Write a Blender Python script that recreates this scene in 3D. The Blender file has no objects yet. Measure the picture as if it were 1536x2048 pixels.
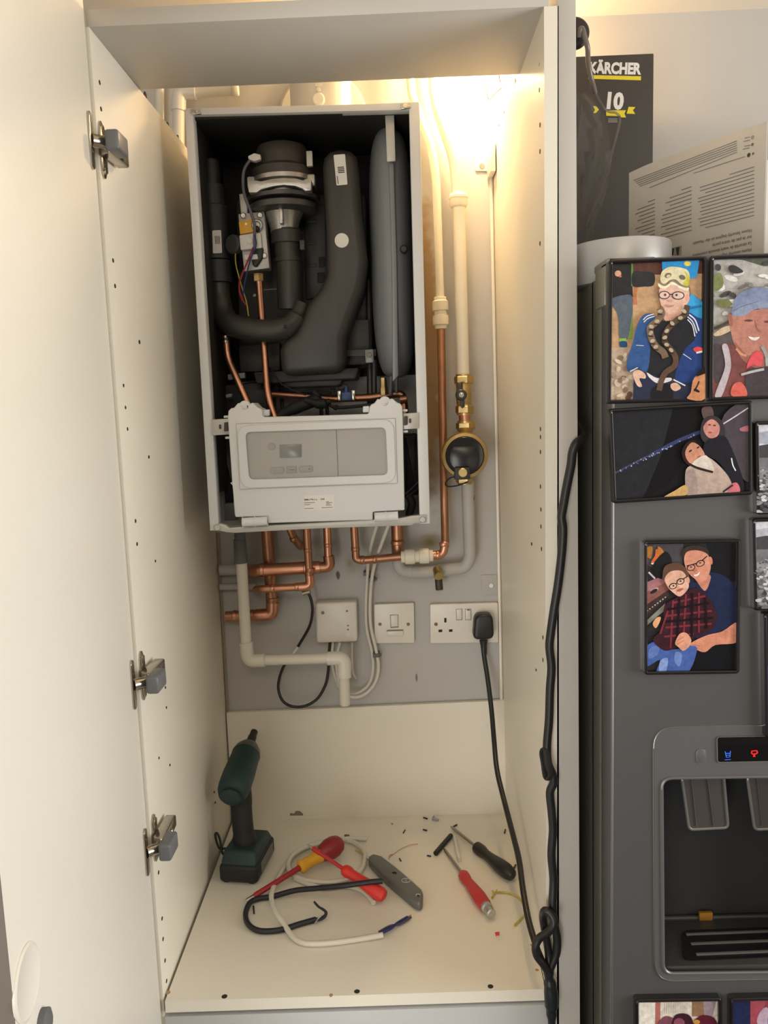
import bpy, bmesh, math, random
from mathutils import Vector, Matrix
random.seed(7)
SC = bpy.context.scene
COL = SC.collection
R = math.radians
# ------------------------------------------------------------------ camera
F = 1600.0
CAM = Vector((0.36849, -1.06089, 0.84181))
YAW, PITCH, ROLL = -0.01937, 0.12833, -0.03455
D = 0.5226          # y of the back wall
FLOORZ = -0.77      # room floor (z = 0 is the cupboard's base panel)
YB = 0.26           # front plane of the boiler
YF = -0.08          # front of the fridge door
fw = Vector((math.sin(YAW)*math.cos(PITCH), math.cos(YAW)*math.cos(PITCH), -math.sin(PITCH)))
_rt = Vector((math.cos(YAW), -math.sin(YAW), 0)); _up = _rt.cross(fw)
rt = _rt*math.cos(ROLL) + _up*math.sin(ROLL)
up = -_rt*math.sin(ROLL) + _up*math.cos(ROLL)
cd = bpy.data.cameras.new('camera'); cam = bpy.data.objects.new('camera', cd); COL.objects.link(cam)
cd.sensor_fit = 'VERTICAL'; cd.sensor_height = 36.0; cd.lens = F/2048*36.0; cd.clip_start = 0.02
M = Matrix((rt, up, -fw)).transposed().to_4x4(); M.translation = CAM
cam.matrix_world = M
SC.camera = cam
def ray(px, py): return fw + rt*((px-768)/F) - up*((py-1024)/F)
def at(px, py, y): d = ray(px, py); return CAM + d*((y-CAM.y)/d.y)
def atz(px, py, z): d = ray(px, py); return CAM + d*((z-CAM.z)/d.z)
def atx(px, py, x): d = ray(px, py); return CAM + d*((x-CAM.x)/d.x)
def atp(px, py, p0, n): d = ray(px, py); return CAM + d*((p0-CAM).dot(n)/d.dot(n))
# ------------------------------------------------------------------ light
SC.view_settings.view_transform = 'Standard'; SC.view_settings.look = 'None'
SC.view_settings.gamma = 1.0; SC.view_settings.use_curve_mapping = False
SC.view_settings.exposure = 0.0
w = bpy.data.worlds.new('world'); SC.world = w; w.use_nodes = True
w.node_tree.nodes['Background'].inputs[0].default_value = (0.9, 0.95, 1, 1)
w.node_tree.nodes['Background'].inputs[1].default_value = 0.3
def area(name, loc, target, sx, sy, power, col):
    l = bpy.data.lights.new(name, 'AREA'); l.shape = 'RECTANGLE'; l.size = sx; l.size_y = sy
    l.energy = power; l.color = col
    o = bpy.data.objects.new(name, l); COL.objects.link(o); o.location = loc
    o.rotation_euler = (Vector(target)-Vector(loc)).to_track_quat('-Z', 'Y').to_euler()
    return o
area('window_light', (2.62, -0.95, 0.62), (0.0, -0.75, 0.35), 1.2, 1.1, 52, (1.0, 0.985, 0.95))
area('front_fill', (-0.40, -2.55, 0.12), (0.45, 0.2, 0.45), 0.9, 1.3, 29, (1.0, 0.96, 0.90))  # unseen fill light added to brighten the cupboard from the front left
area('ceiling_light', (0.45, -1.75, 1.50), (0.45, -1.2, 0.0), 0.7, 0.7, 10, (1.0, 0.86, 0.68))
bl = bpy.data.lights.new('bulb_light', 'POINT'); bl.energy = 9; bl.color = (1.0, 0.67, 0.33); bl.shadow_soft_size = 0.03
blo = bpy.data.objects.new('bulb_light', bl); COL.objects.link(blo); blo.location = (0.50, 0.445, 1.45)
# ------------------------------------------------------------------ materials
def lin(c):
    if isinstance(c, str):
        c = c.lstrip('#'); c = [int(c[i:i+2], 16)/255 for i in (0, 2, 4)]
        c = [x/12.92 if x <= .04045 else ((x+.055)/1.055)**2.4 for x in c]
    return tuple(c[:3])
_m = {}
def mat(name, col, rough=.5, metal=0., var=.06, scale=18, bump=0., bscale=200, coat=0., emit=0., trans=0., alpha=1.):
    if name in _m: return _m[name]
    m = bpy.data.materials.new(name); m.use_nodes = True; nt = m.node_tree; b = nt.nodes['Principled BSDF']
    c = lin(col)
    tc = nt.nodes.new('ShaderNodeTexCoord')
    if var > 0:
        n = nt.nodes.new('ShaderNodeTexNoise'); n.inputs['Scale'].default_value = scale; n.inputs['Detail'].default_value = 4
        nt.links.new(tc.outputs['Object'], n.inputs['Vector'])
        mx = nt.nodes.new('ShaderNodeMix'); mx.data_type = 'RGBA'
        mx.inputs[6].default_value = (*[min(1, x*(1-var)) for x in c], 1); mx.inputs[7].default_value = (*[min(1, x*(1+var)) for x in c], 1)
        nt.links.new(n.outputs['Fac'], mx.inputs[0]); nt.links.new(mx.outputs[2], b.inputs['Base Color'])
    else: b.inputs['Base Color'].default_value = (*c, 1)
    b.inputs['Roughness'].default_value = rough; b.inputs['Metallic'].default_value = metal
    if coat: b.inputs['Coat Weight'].default_value = coat
    if trans: b.inputs['Transmission Weight'].default_value = trans
    if alpha < 1: b.inputs['Alpha'].default_value = alpha
    if emit: b.inputs['Emission Color'].default_value = (*c, 1); b.inputs['Emission Strength'].default_value = emit
    if bump:
        n2 = nt.nodes.new('ShaderNodeTexNoise'); n2.inputs['Scale'].default_value = bscale; n2.inputs['Detail'].default_value = 3
        nt.links.new(tc.outputs['Object'], n2.inputs['Vector'])
        bp = nt.nodes.new('ShaderNodeBump'); bp.inputs['Strength'].default_value = bump; bp.inputs['Distance'].default_value = .002
        nt.links.new(n2.outputs['Fac'], bp.inputs['Height']); nt.links.new(bp.outputs['Normal'], b.inputs['Normal'])
    _m[name] = m; return m
white = mat('melamine', (.80, .755, .655), .38, var=.03, scale=6, bump=.05, bscale=400)
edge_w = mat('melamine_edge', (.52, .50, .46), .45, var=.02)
doorm = mat('door_white', (.80, .77, .69), .4, var=.02, scale=3)
dark = mat('dark_hole', (.02, .018, .015), .8, var=0)
boilw = mat('boiler_white', (.66, .67, .67), .42, var=.02, bump=.03)
ctrl = mat('control_white', (.70, .715, .73), .42, var=.015, bump=.05, bscale=900)
ctrlg = mat('control_grey', (.42, .415, .40), .5, var=.02, bump=.05, bscale=900)
bracketm = mat('bracket_grey', (.50, .49, .45), .4, metal=.2, var=.03)
blackp = mat('black_plastic', (.026, .025, .024), .5, var=.15, scale=10)
blackm = mat('black_matte', (.016, .016, .016), .7, var=.1)
ductm = mat('duct_black', (.036, .034, .031), .42, var=.12, scale=8, bump=.05, bscale=60)
inner = mat('casing_inner', (.020, .019, .018), .7, var=.1)
hexm = mat('exchanger_grey', (.055, .054, .053), .55, var=.2, scale=14)
vess = mat('vessel_grey', (.21, .22, .23), .42, var=.05, scale=5)
alu = mat('cast_alu', (.52, .51, .49), .38, metal=.85, var=.15, scale=60, bump=.2, bscale=300)
steel = mat('steel', (.55, .54, .52), .28, metal=1., var=.08, scale=40)
nickel = mat('nickel', (.46, .42, .36), .22, metal=1., var=.1, scale=50)
copper = mat('copper', (.62, .31, .20), .36, metal=1., var=.22, scale=30, bump=.08, bscale=90)
copperd = mat('copper_aged', (.46, .23, .14), .40, metal=1., var=.35, scale=22, bump=.1, bscale=80)
brass = mat('brass', (.54, .41, .19), .36, metal=1., var=.2, scale=40, bump=.1, bscale=120)
wpipe = mat('white_pipe', (.72, .69, .60), .4, var=.06, scale=20)
ppipe = mat('painted_pipe', (.44, .43, .41), .55, var=.08, scale=22, bump=.15, bscale=40)
pushf = mat('push_fit_white', (.74, .70, .59), .45, var=.03)
wcab = mat('white_cable', (.68, .65, .58), .45, var=.04)
bcab = mat('black_cable', (.012, .011, .012), .42, var=.1)
rubg = mat('grey_rubber', (.12, .125, .13), .6, var=.08)
plas = mat('socket_white', (.74, .71, .64), .32, var=.02)
teal = mat('tool_teal', (.012, .038, .040), .5, var=.15, scale=30, bump=.1, bscale=200)
tealg = mat('tool_black', (.014, .015, .016), .62, var=.15)
redp = mat('red_plastic', (.50, .025, .028), .36, var=.08, scale=30)
redb = mat('red_bright', (.70, .035, .025), .35, var=.05)
redd = mat('red_sleeve', (.36, .022, .026), .45, var=.08)
yelp = mat('yellow_plastic', (.80, .42, .03), .4, var=.08)
knifem = mat('knife_grey', (.17, .175, .165), .42, metal=.45, var=.1, scale=40, bump=.1, bscale=300)
bluew = mat('blue_wire', (.02, .03, .16), .45, var=.05)
brownw = mat('brown_wire', (.13, .05, .02), .45, var=.05)
gyw = mat('green_yellow_wire', (.50, .42, .06), .45, var=.4, scale=120)
redw = mat('red_wire', (.30, .02, .03), .45, var=.05)
purw = mat('purple_wire', (.10, .05, .14), .45, var=.05)
greyw = mat('grey_wire', (.11, .11, .13), .45, var=.05)
labelm = mat('label_white', (.74, .73, .70), .5, var=.01)
ink = mat('ink', (.03, .03, .03), .6, var=0)
inkg = mat('ink_grey', (.22, .21, .2), .6, var=0)
fridgem = mat('fridge_silver', (.255, .255, .262), .32, metal=.8, var=.03, scale=3, bump=.03, bscale=700)
fridges = mat('fridge_side', (.24, .23, .19), .42, metal=.25, var=.03)
gask = mat('gasket', (.05, .045, .04), .6, var=.05)
dispm = mat('dispenser_grey', (.17, .17, .175), .38, metal=.5, var=.03)
recm = mat('recess_dark', (.030, .031, .033), .33, var=.1)
gblack = mat('gloss_black', (.008, .008, .009), .12, var=0)
frm = mat('frame_black', (.010, .009, .010), .28, var=0)
boxm = mat('carton_black', (.045, .040, .036), .45, var=.06, scale=8)
karw = mat('print_white', (.72, .71, .69), .5, var=0)
kary = mat('print_yellow', (.70, .58, .03), .5, var=0)
paper = mat('paper', (.56, .54, .50), .6, var=.02)
tinm = mat('tin_grey', (.56, .56, .55), .4, metal=.35, var=.08, scale=12)
ceilm = mat('ceiling_paint', (.80, .74, .64), .8, var=.02)
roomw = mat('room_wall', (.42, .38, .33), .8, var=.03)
floorm = mat('room_floor', (.05, .042, .036), .45, var=.15)
clearp = mat('clear_plastic', (.5, .48, .45), .15, var=0, alpha=.10)
cordm = mat('clear_cord', (.16, .13, .11), .25, var=.05)

def wall_material():
    m = bpy.data.materials.new('wall_paint'); m.use_nodes = True; nt = m.node_tree; b = nt.nodes['Principled BSDF']
    N = nt.nodes.new; L = nt.links.new
    tc = N('ShaderNodeTexCoord'); n = N('ShaderNodeTexNoise'); n.inputs['Scale'].default_value = 5; n.inputs['Detail'].default_value = 6
    L(tc.outputs['Object'], n.inputs['Vector'])
    base = N('ShaderNodeMix'); base.data_type = 'RGBA'; base.inputs[6].default_value = (.44, .435, .425, 1); base.inputs[7].default_value = (.50, .49, .475, 1)
    L(n.outputs['Fac'], base.inputs[0]); cur = base.outputs[2]
    def patch(c, rad, col, hard, amt, cur):
        d = N('ShaderNodeVectorMath'); d.operation = 'SUBTRACT'; L(tc.outputs['Object'], d.inputs[0]); d.inputs[1].default_value = c
        s = N('ShaderNodeVectorMath'); s.operation = 'DIVIDE'; L(d.outputs[0], s.inputs[0]); s.inputs[1].default_value = rad
        ln = N('ShaderNodeVectorMath'); ln.operation = 'LENGTH'; L(s.outputs[0], ln.inputs[0])
        n3 = N('ShaderNodeTexNoise'); n3.inputs['Scale'].default_value = 30; n3.inputs['Detail'].default_value = 5; L(tc.outputs['Object'], n3.inputs['Vector'])
        ad = N('ShaderNodeMath'); ad.operation = 'MULTIPLY_ADD'; L(n3.outputs['Fac'], ad.inputs[0]); ad.inputs[1].default_value = .9; L(ln.outputs['Value'], ad.inputs[2])
        mr = N('ShaderNodeMapRange'); L(ad.outputs[0], mr.inputs[0]); mr.inputs[1].default_value = 1.2; mr.inputs[2].default_value = 1.2-hard
        mr.inputs[3].default_value = 0; mr.inputs[4].default_value = amt
        mx = N('ShaderNodeMix'); mx.data_type = 'RGBA'; L(mr.outputs[0], mx.inputs[0]); L(cur, mx.inputs[6]); mx.inputs[7].default_value = (*col, 1)
        return mx.outputs[2]
    def pw(px, py): return tuple(at(px, py, D))
    # tan strip beside the boiler, flux stains under it, filler smears, dark marks
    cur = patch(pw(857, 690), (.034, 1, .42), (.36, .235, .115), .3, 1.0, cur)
    cur = patch(pw(905, 720), (.010, 1, .10), (.55, .50, .40), .3, .7, cur)
    cur = patch(pw(900, 1000), (.008, 1, .05), (.52, .48, .38), .3, .7, cur)
    cur = patch(pw(860, 1085), (.035, 1, .030), (.24, .19, .06), .8, .9, cur)
    cur = patch(pw(700, 1125), (.028, 1, .035), (.26, .22, .09), .8, .85, cur)
    cur = patch(pw(620, 1085), (.09, 1, .022), (.24, .19, .14), .8, .75, cur)
    cur = patch(pw(676, 1150), (.006, 1, .014), (.06, .05, .04), .3, .9, cur)
    cur = patch(pw(500, 1130), (.05, 1, .08), (.28, .24, .20), .6, .35, cur)
    cur = patch(pw(833, 1355), (.003, 1, .012), (.12, .11, .10), .3, .8, cur)
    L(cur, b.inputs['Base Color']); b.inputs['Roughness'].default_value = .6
    n2 = N('ShaderNodeTexNoise'); n2.inputs['Scale'].default_value = 60; n2.inputs['Detail'].default_value = 5; L(tc.outputs['Object'], n2.inputs['Vector'])
    bp = N('ShaderNodeBump'); bp.inputs['Strength'].default_value = .15; bp.inputs['Distance'].default_value = .003
    L(n2.outputs['Fac'], bp.inputs['Height']); L(bp.outputs['Normal'], b.inputs['Normal'])
    return m
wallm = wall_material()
def print_material():
    m = bpy.data.materials.new('photo_print'); m.use_nodes = True; nt = m.node_tree; b = nt.nodes['Principled BSDF']
    a = nt.nodes.new('ShaderNodeAttribute'); a.attribute_name = 'Col'
    n = nt.nodes.new('ShaderNodeTexNoise'); n.inputs['Scale'].default_value = 130; n.inputs['Detail'].default_value = 8; n.inputs['Roughness'].default_value = .75
    tc = nt.nodes.new('ShaderNodeTexCoord'); nt.links.new(tc.outputs['Object'], n.inputs['Vector'])
    mr = nt.nodes.new('ShaderNodeMapRange'); mr.inputs[1].default_value = .25; mr.inputs[2].default_value = .75; mr.inputs[3].default_value = .62; mr.inputs[4].default_value = 1.35; nt.links.new(n.outputs['Fac'], mr.inputs[0])
    mu = nt.nodes.new('ShaderNodeVectorMath'); mu.operation = 'MULTIPLY'
    nt.links.new(a.outputs['Color'], mu.inputs[0]); nt.links.new(mr.outputs[0], mu.inputs[1])
    nt.links.new(mu.outputs[0], b.inputs['Base Color']); b.inputs['Roughness'].default_value = .3
    return m
printm = print_material()
# ------------------------------------------------------------------ helpers
def empty(name, loc, label, cat, group=None):
    o = bpy.data.objects.new(name, None); COL.objects.link(o); o.location = loc; o.empty_display_size = .02
    o['label'] = label; o['category'] = cat
    if group: o['group'] = group
    return o
def wloc(o):
    v = Vector((0, 0, 0))
    while o is not None: v = v + o.location; o = o.parent
    return v
def spline(pts, n=6):
    if len(pts) < 3: return [Vector(p) for p in pts]
    P = [Vector(p) for p in pts]; out = []
    for i in range(len(P)-1):
        p0 = P[i-1] if i else P[0]*2-P[1]; p1, p2 = P[i], P[i+1]; p3 = P[i+2] if i+2 < len(P) else P[-1]*2-P[-2]
        for k in range(n):
            t = k/n
            out.append(.5*((2*p1)+(p2-p0)*t+(2*p0-5*p1+4*p2-p3)*t*t+(3*p1-p0-3*p2+p3)*t*t*t))
    out.append(P[-1]); return out
def fillet(pts, r=.03, n=6):
    """polyline with rounded bends"""
    P = [Vector(p) for p in pts]; out = [P[0]]
    for i in range(1, len(P)-1):
        a, b, c = P[i-1], P[i], P[i+1]
        d = min(r, (a-b).length*.48, (c-b).length*.48); p0 = b+(a-b).normalized()*d; p1 = b+(c-b).normalized()*d
        for k in range(n+1):
            t = k/n; out.append(p0*(1-t)**2+b*2*t*(1-t)+p1*t*t)
    out.append(P[-1]); return out
class MB:
    def __init__(s): s.bm = bmesh.new(); s.mi = 0
    def _tag(s, f): f.material_index = s.mi; return f
    def hexa(s, p, bevel=0, seg=2):
        t = bmesh.new(); v = [t.verts.new(x) for x in p]
        for q in ((0, 1, 2, 3), (7, 6, 5, 4), (0, 4, 5, 1), (1, 5, 6, 2), (2, 6, 7, 3), (3, 7, 4, 0)): t.faces.new([v[i] for i in q])
        bmesh.ops.recalc_face_normals(t, faces=t.faces)
        if bevel: bmesh.ops.bevel(t, geom=t.edges[:], offset=bevel, segments=seg, affect='EDGES', profile=.5)
        s.merge(t); return s
    def box(s, lo, hi, bevel=0, seg=2, mtx=None):
        x0, y0, z0 = lo; x1, y1, z1 = hi
        p = [Vector(q) for q in ((x0, y0, z0), (x1, y0, z0), (x1, y1, z0), (x0, y1, z0), (x0, y0, z1), (x1, y0, z1), (x1, y1, z1), (x0, y1, z1))]
        if mtx: p = [mtx @ q for q in p]
        return s.hexa(p, bevel, seg)
    def merge(s, t):
        vm = {}
        for v in t.verts: vm[v] = s.bm.verts.new(v.co)
        for f in t.faces:
            try: s._tag(s.bm.faces.new([vm[v] for v in f.verts]))
            except ValueError: pass
        t.free()
    def prism3(s, pts, off, bevel=0, seg=2):
        t = bmesh.new(); off = Vector(off); n = len(pts)
        a = [t.verts.new(p) for p in pts]; b = [t.verts.new(Vector(p)+off) for p in pts]
        t.faces.new(a); t.faces.new(b[::-1])
        for i in range(n): t.faces.new((a[i], b[i], b[(i+1) % n], a[(i+1) % n]))
        bmesh.ops.recalc_face_normals(t, faces=t.faces)
        if bevel:
            e = [e for e in t.edges if len(e.link_faces) == 2 and e.calc_face_angle() > R(40)]
            bmesh.ops.bevel(t, geom=e, offset=bevel, segments=seg, affect='EDGES', profile=.5)
        s.merge(t); return s
    def prism(s, px, y, depth, bevel=0, seg=2): return s.prism3([at(a, b, y) for a, b in px], (0, depth, 0), bevel, seg)
    def ring(s, outer, innr, off):
        off = Vector(off); n = len(outer); V = s.bm.verts.new
        a = [V(p) for p in outer]; b = [V(p) for p in innr]; c = [V(Vector(p)+off) for p in outer]; d = [V(Vector(p)+off) for p in innr]
        for i in range(n):
            j = (i+1) % n
            for q in ((a[i], a[j], b[j], b[i]), (c[i], d[i], d[j], c[j]), (a[i], c[i], c[j], a[j]), (b[i], b[j], d[j], d[i])): s._tag(s.bm.faces.new(q))
        return s
    def tube(s, pts, r, seg=12, cap=True, sq=None):
        P = [Vector(p) for p in pts]; n = len(P); rr = r if isinstance(r, (list, tuple)) else [r]*n
        if len(rr) != n: rr = [rr[min(len(rr)-1, int(i*len(rr)/n))] for i in range(n)]
        T = [(P[min(i+1, n-1)]-P[max(i-1, 0)]).normalized() for i in range(n)]
        u = T[0].orthogonal().normalized(); rings = []
        if abs(T[0].z) < .9: u = (Vector((0, 0, 1))-T[0]*T[0].z).normalized()
        for i in range(n):
            u = (u-T[i]*u.dot(T[i])).normalized(); v = T[i].cross(u)
            rings.append([s.bm.verts.new(P[i]+(u*math.cos(2*math.pi*k/seg)+v*math.sin(2*math.pi*k/seg)*(sq or 1))*rr[i]) for k in range(seg)])
        for i in range(n-1):
            for k in range(seg): s._tag(s.bm.faces.new((rings[i][k], rings[i][(k+1) % seg], rings[i+1][(k+1) % seg], rings[i+1][k])))
        if cap: s._tag(s.bm.faces.new(rings[0][::-1])); s._tag(s.bm.faces.new(rings[-1]))
        return s
    def lathe(s, prof, org, axis, seg=28, sq=(1, 1), uref=None):
        """prof: (radius, distance along axis)"""
        o = Vector(org); a = Vector(axis).normalized(); u = a.orthogonal().normalized()
        if uref is not None: u = (Vector(uref)-a*a.dot(Vector(uref))).normalized()
        v = a.cross(u); rings = []
        for r, h in prof:
            r = max(r, 1e-5)
            rings.append([s.bm.verts.new(o+a*h+(u*math.cos(2*math.pi*k/seg)*sq[0]+v*math.sin(2*math.pi*k/seg)*sq[1])*r) for k in range(seg)])
        for i in range(len(rings)-1):
            for k in range(seg): s._tag(s.bm.faces.new((rings[i][k], rings[i][(k+1) % seg], rings[i+1][(k+1) % seg], rings[i+1][k])))
        s._tag(s.bm.faces.new(rings[0][::-1])); s._tag(s.bm.faces.new(rings[-1])); return s
    def disc(s, c, r, axis, h=.002, seg=20, b=None):
        b = min(h, r)*.3 if b is None else b
        return s.lathe([(r, 0), (r, h-b), (r-b, h)], c, axis, seg)
    def hexnut(s, c, r, axis, h): return s.lathe([(r*.9, 0), (r, h*.1), (r, h*.9), (r*.9, h)], c, axis, 6)
    def ball(s, c, r, sc=(1, 1, 1), seg=16):
        t = bmesh.new(); bmesh.ops.create_uvsphere(t, u_segments=seg, v_segments=seg//2, radius=r)
        for v in t.verts: v.co = Vector((v.co.x*sc[0], v.co.y*sc[1], v.co.z*sc[2]))+Vector(c)
        s.merge(t); return s
    def face(s, pts): s._tag(s.bm.faces.new([s.bm.verts.new(p) for p in pts])); return s
    def build(s, name, mats, parent=None, label=None, cat=None, kind=None, group=None, angle=38, flip=True):
        bm = s.bm
        if flip: bmesh.ops.recalc_face_normals(bm, faces=bm.faces)
        me = bpy.data.meshes.new(name)
        if parent is not None: off = wloc(parent)
        else:
            c = [v.co for v in bm.verts]
            off = Vector(((min(v.x for v in c)+max(v.x for v in c))/2, (min(v.y for v in c)+max(v.y for v in c))/2, min(v.z for v in c))) if kind != 'structure' else Vector((0, 0, 0))
        for v in bm.verts: v.co -= off
        bm.to_mesh(me); bm.free()
        for m in (mats if isinstance(mats, (list, tuple)) else [mats]): me.materials.append(m)
        for p in me.polygons: p.use_smooth = True
        me.set_sharp_from_angle(angle=R(angle))
        o = bpy.data.objects.new(name, me); COL.objects.link(o)
        if parent is not None: o.parent = parent
        else: o.location = off
        if label: o['label'] = label
        if cat: o['category'] = cat
        if kind: o['kind'] = kind
        if group: o['group'] = group
        return o
def lerp(a, b, t): return (a[0]+(b[0]-a[0])*t, a[1]+(b[1]-a[1])*t)
def rquad(q, r, n=5):
    """px quad TL,TR,BR,BL with rounded corners (r in px) -> px loop"""
    out = []
    for i in range(4):
        a, b, c = q[i-1], q[i], q[(i+1) % 4]
        la = math.dist(a, b); lc = math.dist(b, c); p0 = lerp(b, a, r/la); p1 = lerp(b, c, r/lc)
        for k in range(n+1):
            t = k/n; out.append(((p0[0]*(1-t)**2+b[0]*2*t*(1-t)+p1[0]*t*t), (p0[1]*(1-t)**2+b[1]*2*t*(1-t)+p1[1]*t*t)))
    return out
def inset(q, d):
    c = (sum(p[0] for p in q)/4, sum(p[1] for p in q)/4)
    return [(p[0]+(d if p[0] < c[0] else -d), p[1]+(d if p[1] < c[1] else -d)) for p in q]
def pts(px, y): return [at(a, b, y) for a, b in px]
def text(s, pl, pr, height, name, m, parent, bold=0., upv=None, off=(0, -.0003, 0)):
    """text from world point pl to pr along the baseline; height = cap height"""
    cu = bpy.data.curves.new('t', 'FONT'); cu.body = s; cu.size = 1; cu.offset = bold; cu.resolution_u = 3
    o = bpy.data.objects.new('t', cu); COL.objects.link(o)
    dg = bpy.context.evaluated_depsgraph_get(); me = bpy.data.meshes.new_from_object(o.evaluated_get(dg))
    bpy.data.objects.remove(o); bpy.data.curves.remove(cu)
    xs = [v.co.x for v in me.vertices]; x0, x1 = min(xs), max(xs)
    pl, pr = Vector(pl), Vector(pr); ex = (pr-pl)/(x1-x0)
    if upv is None: upv = Vector((-(pr-pl).z, 0, (pr-pl).x)).normalized()
    ey = Vector(upv)*(height/.70); base = wloc(parent)
    for v in me.vertices: v.co = pl+ex*(v.co.x-x0)+ey*v.co.y+Vector(off)-base
    me.name = name; me.materials.clear(); me.materials.append(m)
    ob = bpy.data.objects.new(name, me); COL.objects.link(ob); ob.parent = parent
    return ob
def struct(mb, name, m): return mb.build(name, m, kind='structure')
# ------------------------------------------------------------------ room shell
X0, X1, Y0, ZC = -1.25, 2.75, -2.7, 1.545
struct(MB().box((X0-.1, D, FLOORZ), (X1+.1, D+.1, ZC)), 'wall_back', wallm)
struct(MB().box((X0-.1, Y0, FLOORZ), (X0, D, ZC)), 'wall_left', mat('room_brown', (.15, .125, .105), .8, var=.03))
# right wall with a window opening
rw = MB(); wy0, wy1, wz0, wz1 = -1.6, -.3, .05, 1.2
rw.box((X1, Y0, FLOORZ), (X1+.1, wy0, ZC)).box((X1, wy1, FLOORZ), (X1+.1, D, ZC)).box((X1, wy0, FLOORZ), (X1+.1, wy1, wz0)).box((X1, wy0, wz1), (X1+.1, wy1, ZC))
struct(rw, 'wall_right', roomw)
wf = MB(); o = [(X1+.02, wy0, wz0), (X1+.02, wy1, wz0), (X1+.02, wy1, wz1), (X1+.02, wy0, wz1)]
i = [(X1+.02, wy0+.05, wz0+.05), (X1+.02, wy1-.05, wz0+.05), (X1+.02, wy1-.05, wz1-.05), (X1+.02, wy0+.05, wz1-.05)]
wf.ring(o, i, (.05, 0, 0)).box((X1+.02, -.975, wz0+.04), (X1+.07, -.925, wz1-.04)); struct(wf, 'window_1', plas)
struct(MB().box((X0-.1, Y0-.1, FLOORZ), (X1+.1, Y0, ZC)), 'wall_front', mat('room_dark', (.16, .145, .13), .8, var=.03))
struct(MB().box((X0-.1, Y0-.1, FLOORZ-.1), (X1+.1, D+.1, FLOORZ)), 'floor', floorm)
struct(MB().box((X0-.1, Y0-.1, ZC), (X1+.1, D+.1, ZC+.1)), 'ceiling', ceilm)
# ------------------------------------------------------------------ cabinet
cab = empty('tall_cabinet', (.29, 0, FLOORZ), 'tall white melamine cupboard with its door open, housing the boiler', 'cabinet')
LFT, LFB, LBT, LBB = at(178, 54, 0), at(327, 2003, 0), at(392, 319, D-.002), at(464, 1638, D-.002)
RFT, RFB, RBT, RBB = at(1088, 13, 0), at(1093, 1978, 0), at(985, 290, D-.002), at(1011, 1617, D-.002)
def panel(a, b, c, d, dx, low):
    """a front top, b front bottom, c back top, d back bottom, extended down to low"""
    def dn(t, bo): u = (bo-t)/(bo.z-t.z); return bo+u*(low-bo.z)
    b2, d2 = dn(a, b), dn(c, d); o = Vector((dx, 0, 0))
    return [b2, b2+o, d2+o, d2, a, a+o, c+o, c]
def hole(mb, px, py, x, rz=.0035, ry=.003, side=1):
    p = atx(px, py, x)
    mb.disc(p-Vector((side*.0015, 0, 0)), ry, (side, 0, 0), .0019, 10, 0)
lp = MB().hexa(panel(LFT, LFB, LBT, LBB, -.018, -.35)); lp.mi = 1
def lplane(px, py):  # point on the left panel's inner face
    n = (LFB-LFT).cross(LBB-LFT).normalized(); return atp(px, py, LFT, n)
def rplane(px, py):
    n = (RFB-RFT).cross(RBB-RFT).normalized(); return atp(px, py, RFT, n)
for a, b, r in ((199, 165, .003), (202, 218, .003), (226, 521, .003), (230, 572, .003), (279, 684, .003), (247, 771, .0025), (251, 815, .0025), (255, 858, .0025), (271, 1042, .0028), (274, 1088, .0028),
             (298, 914, .0025), (311, 1122, .002), (331, 1375, .002), (333, 1415, .002), (340, 1530, .002), (318, 1516, .002), (317, 1745, .003), (324, 1837, .003), (326, 1878, .003), (330, 1921, .003), (333, 1962, .003),
             (291, 193, .007), (336, 253, .007), (356, 278, .007), (429, 1584, .002), (431, 1605, .002)):
    lp.disc(lplane(a, b)-Vector((.0008, 0, 0)), r, (1, 0, 0), .0012, 10, 0)
lp.build('side_panel', [white, dark], cab)
rp = MB().hexa(panel(RFT, RFB, RBT, RBB, .018, -.35)); rp.mi = 1
for a, b, r in ((1079, 127, .003), (1079, 180, .003), (1080, 250, .003), (1080, 303, .003), (1058, 289, .003), (1080, 487, .003), (1010, 389, .003), (1030, 165, .006), (1008, 230, .006), (998, 256, .006),
             (1081, 858, .003), (1081, 874, .003), (1081, 904, .003), (1081, 973, .003), (1082, 1019, .003), (1082, 1053, .003), (1083, 1098, .003), (1063, 1088, .0025), (1086, 1275, .003), (1086, 1320, .003), (1072, 1340, .002)):
    rp.disc(rplane(a, b)+Vector((.0008, 0, 0)), r, (-1, 0, 0), .0012, 10, 0)
rp.build('side_panel', [white, dark], cab)
# end panel beside the fridge, with a shadow gap to the carcass
e0, e1 = at(1114, 12, 0), at(1112.5, 1978, 0); f0, f1 = at(1152, 10, 0), at(1160, 1978, 0)
ep = MB(); o = Vector((0, D-.004, 0)); z = Vector((0, 0, .012))
def dn(t, bo, low): return bo+(bo-t)*((low-bo.z)/(bo.z-t.z))
eb, fb = dn(e0, e1, -.6), dn(f0, f1, -.6)
ep.hexa([eb, fb, fb+o, eb+o, e0+z*3, f0+z*3, f0+z*3+o, e0+z*3+o], .001)
ep.build('end_panel', edge_w, cab)
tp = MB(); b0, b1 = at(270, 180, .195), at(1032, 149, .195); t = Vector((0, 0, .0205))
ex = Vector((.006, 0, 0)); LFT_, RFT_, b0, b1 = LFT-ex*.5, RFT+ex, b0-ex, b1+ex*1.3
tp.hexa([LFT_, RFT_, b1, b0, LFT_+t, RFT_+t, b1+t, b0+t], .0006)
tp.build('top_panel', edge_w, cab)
sh = MB(); c0, c1, c2, c3 = [Vector((p.x+dx, p.y, 0)) for p, dx in ((atz(327, 2003, 0), .002), (atz(1092, 1978, 0), -.001), (atz(1011, 1618, 0), 0), (atz(464, 1638, 0), .0035))]
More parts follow.
